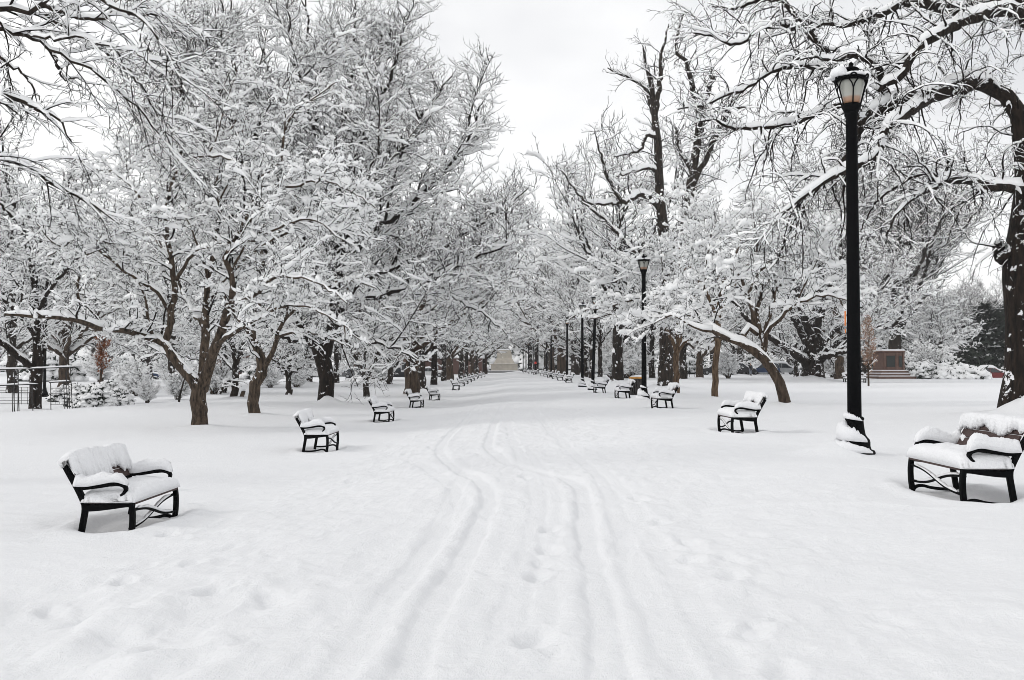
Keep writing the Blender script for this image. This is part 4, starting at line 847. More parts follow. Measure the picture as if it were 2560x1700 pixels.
for k, (px, py, s, lab) in enumerate(shrubs):
    g = ground_at(px, py); g = g if g[1] < 120 else on_ground(px, 120)
    s2 = s * max(1, g[1] / 62) ** .5
    if k == 0: sh.location = (g[0], g[1], g[2] - .03); sh.scale = (s2,) * 3; sh["label"] = lab; sh["group"] = "bare snowy shrubs"
    else: copy_thing(sh, lab, (g[0], g[1], g[2] - .03), k * 1.3, s2, "bare snowy shrubs")

def snow_bush(name, label, p, r, h, seed, n=240, cat="bush", leaf=None, group=None, cone=0.0, zlo=0.05):
    """evergreen bush: dark leafy sprays carrying snow pads"""
    n = int(n * (1.9 if not cone else 1.0)); rg = np.random.default_rng(seed); root = thing(name, label, cat, p, 0, group)
    u = rg.normal(size=(n, 3)); u[:, 2] = np.abs(u[:, 2]) * 1.1; u /= np.linalg.norm(u, axis=1, keepdims=True)
    rad = rg.uniform(.62, 1.05, (n, 1)) * (1 + .18 * np.sin(u[:, :1] * 5 + seed) * np.cos(u[:, 1:2] * 4))
    c = u * rad * np.array([r, r, h])
    if cone: 
        z = rg.random(n) ** .75; a = rg.uniform(0, 6.28, n); q = (1 - z) ** .8 * rg.uniform(.55, 1.05, n) + .04
        c = np.stack([np.cos(a) * q * r, np.sin(a) * q * r, z * h], -1); u = np.stack([np.cos(a), np.sin(a), .2 + 0 * a], -1)
    c[:, 2] = np.maximum(c[:, 2], zlo)
    Vd, Qd, Vs, Ts = [], [], [], []
    m = n * (5 if not cone else 11); k = rg.integers(0, n, m); s = (0.16 if not cone else .3) * r * rg.uniform(.6, 1.3, m)[:, None]
    ctr = c[k] + rg.normal(size=(m, 3)) * .10 * r * (1 if not cone else .8); t = u[k] + rg.normal(size=(m, 3)) * .55; t[:, 2] -= .15; t /= np.linalg.norm(t, axis=1, keepdims=True)
    w = np.cross(t, rg.normal(size=(m, 3))); w /= np.linalg.norm(w, axis=1, keepdims=True)
    V = np.stack([ctr - t * s * .6, ctr + w * s * .28, ctr + t * s, ctr - w * s * .28], 1)
    b = np.arange(m)[:, None] * 4
    link("foliage", np_mesh("foliage", V.reshape(-1, 3), b + np.arange(4), None, leaf or M_LEAF, False), root)
    # snow pads
    ico = np.array([(math.cos(a) * math.cos(e), math.sin(a) * math.cos(e), math.sin(e)) for e in (-.25, .45, 1.0) for a in np.arange(8) * math.pi / 4] + [(0, 0, 1)])
    Q = [[e * 8 + i, e * 8 + (i + 1) % 8, e * 8 + 8 + (i + 1) % 8, e * 8 + 8 + i] for e in (0, 1) for i in range(8)]; T = [[16 + i, 16 + (i + 1) % 8, 24] for i in range(8)] + [[0, (i + 1) % 8, i] for i in range(1, 7)]
    sz = (0.19 if not cone else .135) * r * rg.uniform(.35, 1.25, (n, 1, 1)); V = c[:, None] + ico[None] * sz * np.array([1.0, 1.0, .8 if not cone else .6]) * (1 + .2 * rg.normal(size=(n, 25, 1))) + np.array([0, 0, .05 * r])
    out_ = u[:, None] * sz * .4; V = V + out_ * (1 - ico[None, :, 2:3])* .6
    b = np.arange(n)[:, None, None] * 25
    link("snow_cover", np_mesh("snow_cover", V.reshape(-1, 3), (b + np.array(Q)).reshape(-1, 4), (b + np.array(T)).reshape(-1, 3), M_TSNOW, True), root)
    mb = MB(); mb.tube([(0, 0, -.2), (0, 0, h * .25), (.02, 0, h * .6)], [.05 * r + .02, .04 * r + .02, .02], 6); mb.build("stem", M_BARK, root)
    return root
M_LEAF = plain("evergreen_leaf", (0.022, 0.03, 0.022), 0.8, scale=6, spec=0.2)
M_BROWNLEAF = plain("brown_leaf", (0.22, 0.085, 0.04), 0.8, scale=4, spec=0.2, var=.4)
M_PALELEAF = plain("pale_brown_leaf", (0.30, 0.18, 0.115), 0.8, scale=4, spec=0.2, var=.4)
for k, (px, py, r, h, lab) in enumerate([(205, 1012, .8, .95, "rounded evergreen bush nearest the climbing frame, padded with snow"), (232, 1016, .85, .8, "low rounded bush in front of the evergreen row, snow padded"), (262, 1006, 1.0, 1.1, "darkest evergreen bush in the middle of the snow padded row"), (292, 1013, .75, .75, "last small rounded bush of the snow padded row"),
                                          (170, 1000, .9, .9, "snow padded bush seen through the climbing frame")]):
    g = ground_at(px, py); snow_bush("evergreen_bush", lab, (g[0], g[1], g[2] - .1), r * 1.15, h * 1.1, 60 + k, 150, group="snow padded evergreen bushes")
g = on_ground(2318, 118); o = copy_thing(sh, "large round snow covered bush beside the brownstone pedestal", (g[0], g[1], g[2] - .1), .7, (2.9, 2.9, 2.5)); del o["group"]
snow_bush("evergreen_bush", "dark low bush at the foot of the large round one by the pedestal", on_ground(2290, 112), 2.0, 1.5, 74, 240)
snow_bush("yew_hedge", "long low hedge bowed under a smooth blanket of snow beside the red car", on_ground(2384, 112) - np.array([0, 0, .3]), 3.1, 1.45, 71, 500, cat="hedge")
for k, (px, dd, r, h, lab) in enumerate([(2465, 150, 5.2, 9.5, "tall dark evergreen behind the red car, boughs weighed with snow"), (2400, 160, 4.6, 7, "shorter dark evergreen between the hedge and the tall one"), (2545, 158, 5, 11, "dark evergreen hidden behind the massive arching trunk"), (2215, 170, 4.5, 9, "dark evergreen behind the brownstone pedestal")]):
    snow_bush("conifer", lab, on_ground(px, dd), r, h, 80 + k, 520, cat="conifer", cone=1.0, zlo=.3)
for px, dd, r, h, lab in [(1900, 160, 3.2, 2.6, "snowy thicket behind the blue car"), (1700, 160, 3, 2.8, "snowy thicket behind the fat trunk"), (1560, 150, 3, 2.6, "snowy thicket behind the trash barrel"), (1480, 165, 3, 3, "snowy thicket behind the slanted lamp"), (640, 140, 3.2, 2.4, "snowy thicket on the far street behind the crooked tree"),
                          (480, 130, 3.2, 2.6, "snowy thicket on the far street behind the many stemmed tree"), (130, 120, 3.4, 3, "snowy thicket far behind the climbing frame"), (310, 135, 3, 2.6, "snowy thicket behind the brown leaved oak"), (820, 160, 3, 2.6, "snowy thicket behind the parked sedan")]:
    snow_bush("thicket", lab, on_ground(px, dd), r, h, int(px), 260)

far = snow_bush("far_thicket", "snowy thicket in the low white belt along the park's far edge", on_ground(-60, 268), 6, 5.5, 95, 420, group="snowy thickets along the far edge")
rq = random.Random(4); px = 10
while px < 2650:
    dd = rq.uniform(262, 274); s = rq.uniform(.75, 1.25)
    if abs(px - 1262) > 30: copy_thing(far, far["label"], tuple(on_ground(px, dd)), rq.uniform(0, 6), s, far["group"])
    px += rq.uniform(62, 100)
# leafy young trees
def leafy(name, label, p, h, r, z0, mat, seed, n, trunk_r, bark):
    rg = np.random.default_rng(seed); root = thing(name, label, "young tree", p)
    T = Tree(seed); L = [[(0, 0, -.2, trunk_r * 1.3), (0, 0, h * .3, trunk_r), (.05, 0, h * .6, trunk_r * .7), (0, .05, h, .01)]]
    P, R = limb_arrays(L, 20, 0.01, T.r)
    a = T.spawn(P, R, env=((0, 0, (z0 + h) / 2), (r, r, (h - z0) / 2)), space=.05, t0=z0 / h, t1=1, ln=(.4, r * 1.5), ang=(25, 60), rf=.5, rmax=.02, rmin=.008, n=6, gnarl=.12, up=.06, droop=.05)
    b = T.spawn(a[0], a[1], space=.14, t0=.2, t1=1, ln=(.1, .4), ang=(30, 70), rf=.7, rmax=.01, rmin=.007, n=3, gnarl=.15, up=.05, droop=0)
    T.tube_mesh("trunk", [(P, R, 8)], bark, root); T.tube_mesh("crown", [(a[0], a[1], 4), (b[0], b[1], 3)], M_TWIGB, root)
    T.snow_on(a[0], a[1], .07, 0, 4, .6); T.snow_on(b[0], b[1], .05, 0, 3, .6); T.snow_mesh(M_TSNOW, root)
    tips = b[0].reshape(-1, 3); c = tips[rg.integers(0, len(tips), n)] + rg.normal(size=(n, 3)) * .05; s = rg.uniform(.06, .14, n)[:, None]
    t = rg.normal(size=(n, 3)); t[:, 2] -= .8; t /= np.linalg.norm(t, axis=1, keepdims=True); w = np.cross(t, rg.normal(size=(n, 3))); w /= np.linalg.norm(w, axis=1, keepdims=True)
    V = np.stack([c, c + t * s * .5 + w * s * .4, c + t * s, c + t * s * .5 - w * s * .4], 1)
    link("foliage", np_mesh("foliage", V.reshape(-1, 3), np.arange(n)[:, None] * 4 + np.arange(4), None, mat, False), root)
g = PT['sap']; leafy("sapling", "slender sapling still holding pale brown leaves, right beside the nearest lamp post", g, (965 - 790) * g[1] / FPX, .95, (965 - 930) * g[1] / FPX, M_PALELEAF, 91, 1900, .06, M_BARKB)
g = PT['oak'];
g = on_ground(252, 66); leafy("young_oak", "young oak with clumps of rust brown leaves above the rounded bushes", g, 4.2, 1.0, 1.75, M_BROWNLEAF, 92, 1700, .09, M_BARKB)
# ---------------------------------------------------------------- benches
def loft(sections, close_ends=True):
    """sections (m, k, 3) closed rings -> V, Q, T"""
    S = np.array(sections); m, k, _ = S.shape
    i = np.arange(m - 1)[:, None] * k + np.arange(k)[None]; j = np.arange(m - 1)[:, None] * k + (np.arange(k)[None] + 1) % k
    Q = np.stack([i, j, j + k, i + k], -1).reshape(-1, 4)
    c0 = S[0].mean(0); c1 = S[-1].mean(0); n = m * k
    T = [[n, (q + 1) % k, q] for q in range(k)] + [[n + 1, (m - 1) * k + q, (m - 1) * k + (q + 1) % k] for q in range(k)]
    return np.concatenate([S.reshape(-1, 3), [c0, c1]]), Q, T
BL = 1.46
def seat_snow(rg, H, L=BL):
    ns, nk = 46, 26; S = []
    for a in np.linspace(-1, 1, ns):
        e = (1 - abs(a) ** 9) ** .5 if abs(a) < 1 else 0.0
        y = a * (L / 2 - .015); th = np.linspace(0, math.pi, nk - 8); x0, x1 = -0.235, 0.30
        cx, hw = (x0 + x1) / 2, (x1 - x0) / 2 + .012
        cs, sn = np.cos(th), np.sin(th)
        px = cx + hw * np.sign(cs) * np.abs(cs) ** .45; pz = .424 + (H * e + .012) * np.abs(sn) ** .42
        pz = pz + .022 * fbm(px * 5 + 3, np.full_like(px, y * 4.2), int(rg.integers(99)) * 0 + 7, 2) * np.abs(sn) + .007 * rg.normal(size=len(px)) * np.abs(sn)
        ex = np.linspace(x0 + .0, x1, 8); edge = .421 - .018 * max(0, rg.normal()) * .5
        bx = np.linspace(px[-1], px[0], 10)[1:-1]; bz = np.full(8, .421)
        S.append(np.stack([np.concatenate([px, bx]), np.full(nk, y), np.concatenate([pz, bz])], -1))
    return S
def pillow(path, w, h, rg, k=16, rough=.006):
    """snow lying along a path: flat below, rounded above"""
    P = np.array(path); m = len(P); S = []
    t = np.gradient(P, axis=0); t /= np.linalg.norm(t, axis=1)[:, None]; sd = np.cross(t, [0, 0, 1.0]); sd /= np.linalg.norm(sd, axis=1)[:, None]
    for i in range(m):
        a = i / (m - 1) * 2 - 1; e = max(1 - abs(a) ** 5, 0.02) ** .5
        th = np.linspace(0, math.pi, k - 3); hh = (h[i] if hasattr(h, '__len__') else h) * e; ww = (w[i] if hasattr(w, '__len__') else w) * (0.55 + .45 * e)
        cs = np.sign(np.cos(th)) * np.abs(np.cos(th)) ** .7; sn = np.abs(np.sin(th)) ** .6
        q = P[i] + sd[i] * (cs * ww)[:, None] + np.array([0, 0, 1.0]) * (sn * hh + rough * rg.normal(size=len(th)) * sn)[:, None]
        b = P[i] + sd[i] * (np.linspace(-1, 1, 5)[1:-1] * ww * .9)[:, None] - np.array([0, 0, .004])
        S.append(np.concatenate([q, b]))
    return S
def frame_side(y):
    m = MB(); y0, y1 = y - .027, y + .027
    C = lambda p, n=18: smooth_line(p, n)
    m.ribbon(C([(-.285, -.14), (-.268, 0), (-.235, .2), (-.212, .36), (-.232, .44), (-.29, .56), (-.38, .715), (-.448, .835)], 26), np.concatenate([np.full(12, .058), np.linspace(.062, .05, 14)]), y0, y1)
    m.ribbon(C([(-.222, .365), (-.1, .368), (.06, .384), (.2, .402), (.272, .405)], 16), np.linspace(.072, .058, 16), y0 - .002, y1 + .002)
    m.ribbon(C([(.262, .43), (.277, .3), (.274, .16), (.262, .05), (.262, -.14)], 18), np.linspace(.05, .056, 18), y0 - .004, y1 + .004)
    m.ribbon(C([(-.255, .055), (-.12, .05), (.03, .066), (.14, .092), (.215, .082), (.25, .045)], 18), .034, y0 + .004, y1 - .004)
    m.ribbon(C([(-.302, .562), (-.2, .572), (-.06, .592), (.06, .612), (.14, .612), (.195, .588), (.207, .55), (.185, .512), (.158, .492)], 28), np.concatenate([np.linspace(.036, .046, 16), np.linspace(.05, .03, 12)]), y0, y1)
    return m
def make_bench(label, loc, rz, seed, group, H=.15, back=1.0):
    rg = np.random.default_rng(seed); root = thing("park_bench", label, "bench", loc, rz, group)
    for s in (-1, 1): frame_side(s * (BL / 2 - .06)).build("side_frame", M_IRON, root)
    m = MB()
    for k in range(5): m.box((-.19 + k * .112, 0, .404 + .003 * k), (.049, BL / 2 - .088, .0165), bev=.006)
    m.build("seat", M_WOOD, root)
    m = MB(); dirv = np.array([-.172, .305]) / .35; nb = np.array([dirv[1], -dirv[0]])
    for k in range(3):
        c = np.array([-.29, .585]) + dirv * (.02 + k * .112) + nb * .030
        a = math.atan2(-dirv[0], dirv[1]); ca, sa = math.cos(a), math.sin(a)
        m.box((c[0], 0, c[1]), (.014, BL / 2 - .088, .051), rot=[[ca, 0, -sa], [0, 1, 0], [sa, 0, ca]], bev=.005)
    m.build("backrest", M_WOOD, root)
    ye = BL / 2 - .06
    for s in (-1, 1):
        m = MB(); yy = np.linspace(-ye, ye, 22); z = .345 - .20 / (1 + np.exp(-s * yy * 5.5))
        p = np.stack([np.full(22, .262 + .013 * s), yy, z], -1); m.tube(p, .016, 8); m.build("cross_brace", M_IRON, root)
        m = MB(); V, Q, T = loft(pillow(p[2:-2] + [0, 0, .012], (.018), .012 + .022 * rg.random(18), rg, 12, .003)); m.add(V, Q, T); m.build("brace_snow", M_SNOW, root, True)
    m = MB(); V, Q, T = loft(seat_snow(rg, H)); m.add(V, Q, T); m.build("seat_snow", M_SNOW, root, True)
    for s in (-1, 1):
        p = smooth_line([(-.33, s * ye, .592), (-.2, s * ye, .590), (-.06, s * ye, .612), (.06, s * ye, .634), (.14, s * ye, .632), (.225, s * ye, .602)], 24)
        hh = .125 * (H / .15) * (1 + .14 * np.interp(np.arange(24), np.arange(0, 24, 4), rg.normal(size=6))); hh[:5] += np.linspace(.09, 0, 5)
        m = MB(); V, Q, T = loft(pillow(p, .066, hh, rg, 18)); m.add(V, Q, T); m.build("arm_snow", M_SNOW, root, True)
    # snow lying over the top of the backrest and hanging down its face in a fringe
    m = MB(); S = []; ny = 90; low = fbm(np.linspace(0, 7, ny), np.full(ny, seed * 3.1), 5, 3)
    topn = fbm(np.linspace(0, 5, ny), np.full(ny, seed * 1.7), 15, 2)
    for i, a in enumerate(np.linspace(-1, 1, ny)):
        e = max(1 - abs(a) ** 8, .03) ** .5; y = a * (BL / 2 + .0)
        fr = np.clip(.20 + .085 * low[i] + .02 * rg.normal() + .10 * (back - 1) , .06, .32)      # how far it hangs down the face
        B0 = np.array([-.438, .855]); hgt = (.068 + .026 * topn[i]) * e * (H / .15)
        front = B0 - dirv * fr + nb * .062; th = .05 * e
        pts = [B0 - dirv * .07 - nb * .034, B0 - dirv * .02 - nb * (.04 + th * .6), B0 + dirv * hgt * .55 - nb * (.045 + th * .5), B0 + dirv * hgt * 1.0 - nb * .0, B0 + dirv * hgt * 1.02 + nb * .05,
               B0 + dirv * hgt * .55 + nb * (.095 + th * .6), B0 - dirv * .02 + nb * (.085 + th), B0 - dirv * fr * .5 + nb * (.07 + th * .9), front + nb * th * .55, front + dirv * .004 + nb * -.004, B0 - dirv * fr * .6 + nb * .045, B0 + nb * .03]
        pts = [q + rg.normal(size=2) * .0045 for q in pts]
        S.append([(q[0], y, q[1]) for q in pts])
    V, Q, T = loft(S); m.add(V, Q, T); m.build("back_snow", M_SNOW, root, True)
    for s in (-1, 1):   # snow banked between arm and backrest
        q = smooth_line([(-.355, s * (ye - .02), .60), (-.33, s * (ye - .10), .585), (-.31, s * (ye - .2), .57)], 10)
        m = MB(); V, Q, T = loft(pillow(q, .06, .12, rg, 12)); m.add(V, Q, T); m.build("corner_snow", M_SNOW, root, True)
    return root
GL, GR = "benches along the path opposite the lamps", "benches along the path on the lamp side"
LABL = ["nearest bench opposite the lamps, sunk in snow with a thick white cap on its back", "second bench opposite the lamps, brown backrest slats showing below the snow", "third bench opposite the lamps, in front of the forked young tree", "fourth bench opposite the lamps, in front of the fat furrowed trunk", "fifth bench opposite the lamps, last one before the gap in the row", "sixth bench opposite the lamps, first one after the gap in the row"]
LABR = ["large snow piled bench nearest the first lamp post, front of the lamp side row", "second lamp side bench, deep snow on seat and a patch of bare backrest", "third lamp side bench, in front of the fat trunk and the second lamp", "fourth lamp side bench, right in front of the trash barrel", "fifth lamp side bench, beside the close pair of lamp posts", "sixth lamp side bench, just past the close pair of lamp posts"]
protos = []
def bench_at(i, px, d, sink, side):
    p = (LBP if side < 0 else RBP)[i]
    base = math.atan2((1262 - 1296) / FPX, 1) * -1.0
    rz = (0 if side < 0 else math.pi) + base * .6
    yc = .68 if True else 0
    loc = (p[0] - side * -.26 * 1.0 if False else p[0] + side * .265, p[1] + BL / 2 - .06, p[2] - sink)
    lab = (LABL if side < 0 else LABR)[i] if i < 6 else f"small distant bench, {ORD[i]} in the row {'opposite the lamps' if side < 0 else 'on the lamp side'}"
    if len(protos) < 4:
        H = (.13, .17, .14, .15)[len(protos)]; o = make_bench(lab, loc, rz, 3 + len(protos) * 4, GL if side < 0 else GR, H, (1.45, .3, 1.05, .9)[len(protos)]); protos.append(o)
    else: o = copy_thing(protos[(2 + i) % 2 + (2 if i > 1 else 0)], lab, loc, rz, 1.0, GL if side < 0 else GR)
    if side > 0 and i in (1, 2): o.scale = (1, 1, 1)
    return o
bench_at(0, *LB[0], -1); bench_at(0, *RB[0], 1); bench_at(1, *LB[1], -1); bench_at(1, *RB[1], 1)
for i in range(2, len(LB)): bench_at(i, *LB[i], -1)
for i in range(2, len(RB)): bench_at(i, *RB[i], 1)
p = on_ground(2136, 88)
o = copy_thing(protos[1], "lone wide bench far behind the nearest lamp post, facing the lawn", (p[0], p[1], p[2] - .02), -math.pi / 2, (1, 1.35, 1), None)
if "group" in o: del o["group"]

# ---------------------------------------------------------------- lamp posts
def glass_mat():
    m, nt, b = new_mat("frosted_glass"); tc = nt.nodes.new("ShaderNodeTexCoord"); sp = nt.nodes.new("ShaderNodeSeparateXYZ"); nt.links.new(tc.outputs["Object"], sp.inputs[0])
    n = noise_node(nt, 6, 3); ad = nt.nodes.new("ShaderNodeMath"); ad.operation = 'MULTIPLY_ADD'; ad.inputs[1].default_value = .06; nt.links.new(n.outputs["Fac"], ad.inputs[0]); nt.links.new(sp.outputs[2], ad.inputs[2])
    mr = nt.nodes.new("ShaderNodeMapRange"); mr.inputs[1].default_value = 5.6; mr.inputs[2].default_value = 6.0; nt.links.new(ad.outputs[0], mr.inputs[0])
    r = ramp_node(nt, mr.outputs[0], [(0, (.50, .27, .16)), (.2, (.46, .30, .22)), (.3, (.47, .47, .43)), (1, (.38, .39, .35))]); nt.links.new(r.outputs[0], b.inputs["Base Color"])
    b.inputs["Roughness"].default_value = .25; b.inputs["Transmission Weight"].default_value = .25; b.inputs["Subsurface Weight"].default_value = 0.0
    return m
M_GLASS = glass_mat(); M_ORANGE = plain("orange_sticker", (.75, .22, .03), .5)
def make_lamp(label, loc, group):
    root = thing("street_lamp", label, "street lamp", loc, 0, group); rg = np.random.default_rng(2)
    m = MB(); m.lathe([(.31, -.3), (.31, .06), (.30, .09), (.25, .11), (.235, .16), (.235, .22), (.225, .26), (.19, .30), (.165, .34), (.15, .42), (.14, .50), (.135, .56), (.145, .575), (.145, .60), (.12, .62)], 28); m.build("base", M_IRON, root, True)
    m = MB(); m.lathe([(.108, .60), (.104, 1.5), (.097, 3), (.09, 4.6), (.086, 5.36), (.108, 5.38), (.108, 5.42), (.10, 5.44)], 20); m.build("pole", M_IRON, root, True)
    m = MB(); m.lathe([(.10, 5.42), (.125, 5.47), (.15, 5.52), (.152, 5.56), (.13, 5.57)], 20); m.build("cup", M_IRON, root, True)
    m = MB(); m.lathe([(.125, 5.56), (.15, 5.66), (.185, 5.80), (.21, 5.90), (.205, 5.95), (.10, 5.97)], 24); m.build("globe", M_GLASS, root, True)
    m = MB()
    for k in range(6):
        a = k * math.pi / 3 + .35; ca, sa = math.cos(a), math.sin(a)
        def pr(l, da=0.0): 
            c, s_ = math.cos(a + da), math.sin(a + da); return [(r * c, r * s_, z) for r, z in l]
        m.tube(smooth_line([(.148 * ca, .148 * sa, 5.54), (.185 * ca, .185 * sa, 5.66), (.222 * ca, .222 * sa, 5.79)], 8), .012, 6)
        for sg in (-1, 1):
            m.tube(smooth_line(pr([(.222, 5.78)]) + pr([(.238, 5.86)], sg * .12) + pr([(.245, 5.925)], sg * .32), 8), .011, 6)
        m.tube(smooth_line(pr([(.245, 5.93)], -.28) + pr([(.262, 5.985)], -.14) + pr([(.268, 6.0)]) + pr([(.262, 5.985)], .14) + pr([(.245, 5.93)], .28), 10), .014, 6)
    m.lathe([(.232, 5.915), (.254, 5.92), (.256, 5.95), (.235, 5.96)], 30, cap=False); m.build("cage", M_IRON, root, True)
    m = MB(); m.lathe([(.245, 5.955), (.225, 5.99), (.16, 6.03), (.09, 6.055), (.062, 6.07), (.062, 6.095), (.125, 6.11), (.13, 6.12), (.10, 6.145), (.04, 6.165), (.028, 6.17), (.03, 6.185), (.038, 6.20), (.03, 6.225), (.006, 6.245)], 24); m.build("cap", M_IRON, root, True)
    m = MB()
    for a0, r, w, h in ((3.3, .215, .115, .16), (0.1, .21, .09, .09), (1.6, .2, .07, .07), (4.7, .2, .06, .05)):
        p = [(r * math.cos(a0 + t), r * math.sin(a0 + t), 5.99) for t in np.linspace(-.75, .75, 14)]; V, Q, T = loft(pillow(p, w, h, rg, 14, .004)); m.add(V, Q, T)
    V, Q, T = loft(pillow([(-.42 + .03 * k, .02, 5.93 + .012 * k) for k in range(8)], .06, .05, rg, 12)); m.add(V, Q, T); m.build("cap_snow", M_SNOW, root, True)
    for z, r, w, h, a1, hw in ((.105, .27, .07, .15, 3.3, 2.25), (.27, .19, .075, .25, 3.25, 2.2), (.60, .125, .035, .09, 3.2, 2.2)):
        m = MB(); tt = np.linspace(-hw, hw, 40); drop = .0
        p = [(r * math.cos(a1 + t), r * math.sin(a1 + t), z - .02 * abs(t)) for t in tt]; hh = h * (.25 + .75 * np.cos(tt / hw * 1.4) ** 1.2) * (1 + .1 * rg.normal(size=40)); ww = w * (.6 + .7 * np.cos(tt / hw * 1.45))
        V, Q, T = loft(pillow(p, ww, hh, rg, 16, .006)); m.add(V, Q, T); m.build("base_snow", M_SNOW, root, True)
    return root
GLAMP = "black lamp posts along the path"
LLAB = ["nearest tall black lamp post with frosted lantern under the arching limbs", "second black lamp post, its lantern among the leaning tree's snowy branches", "slanted looking lamp post behind the fifth lamp side bench", "lamp post with layered snowy base, beside the slanted looking one",
        "first lamp post past the close pair", "lamp post in front of the broadest avenue trunk", "lamp post beside the broadest avenue trunk's dark neighbour", "lamp post just right of the red sign", "lamp post just left of the red sign", "thin distant lamp post, second one left of the red sign", "thin distant lamp post, third one left of the red sign", "last and smallest lamp post beside the stone monument", "distant lamp post beside the massive arching trunk", "thin dark lamp post behind the iron climbing frame"]
lamp0 = None
for k, p in enumerate(LAMPP):
    if k == 0: lamp0 = make_lamp(LLAB[0], p, GLAMP)
    else:
        o = copy_thing(lamp0, LLAB[k], tuple(p), (.9 * k) if k not in (1, 2, 3) else .15 * k, 1.0, GLAMP)
        if k == 2: o.rotation_euler = (0, math.radians(2.2), .2)
        if k > 11: del o["group"]
m = MB(); m.ribbon([(-.128, 2.05), (-.128, 2.28)], .004, -.02, .03); m.ribbon([(-.127, 1.93), (-.127, 2.0)], .004, -.01, .02); m.build("sticker", M_ORANGE, lamp0)

# ---------------------------------------------------------------- trash barrel
g = on_ground(1590, 52); root = thing("trash_barrel", "dark slatted trash barrel with an orange brown rim behind the fourth lamp side bench", "trash can", g)
M_BIN = plain("dark_slats", (.03, .026, .023), .6); M_RIM = plain("orange_rim", (.5, .24, .05), .6)
m = MB()
for k in range(18):
    a = k * math.pi / 9; c, s = math.cos(a), math.sin(a); pts = [(r * c, r * s, z) for r, z in ((.25, -.05), (.29, .2), (.305, .45), (.30, .78))]; m.tube(pts, .045, 6)
m.build("slats", M_BIN, root, True)
m = MB(); m.lathe([(.25, -.1), (.27, .3), (.28, .8), (.26, .8)], 24); m.build("liner", M_IRON, root, True)
m = MB(); m.lathe([(.30, .76), (.345, .765), (.35, .83), (.33, .85), (.29, .85), (.28, .8)], 28, cap=False); m.build("rim", M_RIM, root, True)
m = MB(); m.lathe([(.285, .80), (.29, .86), (.24, .9), (.1, .915), (.001, .92)], 20); m.build("snow_cover", M_SNOW, root, True)

root.scale = (1.06, 1.06, 1.12)
# ---------------------------------------------------------------- parked vehicles
M_WIN = plain("car_glass", (.02, .025, .03), .12, spec=.6); M_TYRE = plain("tyre_rubber", (.015, .015, .016), .85); M_RIMC = plain("wheel_metal", (.35, .36, .37), .35, .8)
M_RED = plain("red_lens", (.55, .015, .012), .3); M_LAMPC = plain("clear_lens", (.6, .6, .58), .2); M_BUMP = plain("black_plastic", (.02, .02, .02), .6)
PAINT = {k: plain(k + "_paint", c, .3, .2, .08, 3) for k, c in dict(black=(.012, .012, .015), silver=(.32, .33, .34), blue=(.015, .035, .09), red=(.14, .010, .012), white=(.6, .6, .6), grey=(.12, .125, .13)).items()}
PROF = {  # body outline (x, z), window band, snow outline
 'sedan': dict(body=[(-2.2, .35), (-2.25, .62), (-2.2, .86), (-1.6, .93), (-1.5, .94), (1.0, .92), (1.9, .82), (2.2, .66), (2.25, .4), (2.1, .28), (-2.1, .28)], cab=[(-1.75, .93), (-1.15, 1.40), (.15, 1.43), (1.05, .92)], h=1.43),
 'suv': dict(body=[(-2.2, .4), (-2.28, .7), (-2.2, 1.02), (.9, 1.05), (1.0, 1.05), (2.0, .95), (2.25, .75), (2.28, .45), (2.1, .33), (-2.1, .33)], cab=[(-2.15, 1.03), (-1.9, 1.68), (.2, 1.70), (1.05, 1.05)], h=1.7),
 'pickup': dict(body=[(-2.7, .5), (-2.75, .75), (-2.72, 1.08), (-.65, 1.08), (1.2, 1.08), (2.4, 1.0), (2.7, .8), (2.75, .5), (2.55, .38), (-2.55, .38)], cab=[(-.75, 1.08), (-.62, 1.75), (.55, 1.77), (1.3, 1.08)], h=1.77)}
def prism(m, poly, y0, y1, taper=0.0, zref=None):
    P = np.array(poly); k = len(P); S = []
    for y, in_ in ((y0, 1), (y0 + .06 * np.sign(y1 - y0), 0), (y1 - .06 * np.sign(y1 - y0), 0), (y1, 1)):
        c = P.mean(0); Q = c + (P - c) * (1 - .035 * in_); z = Q[:, 1]
        yy = np.full(k, y) * (1 - taper * np.clip((z - P[:, 1].min()) / (np.ptp(P[:, 1])), 0, 1)); S.append(np.stack([Q[:, 0], yy, z], -1))
    V, Q, T = loft(S); m.add(V, Q, T)
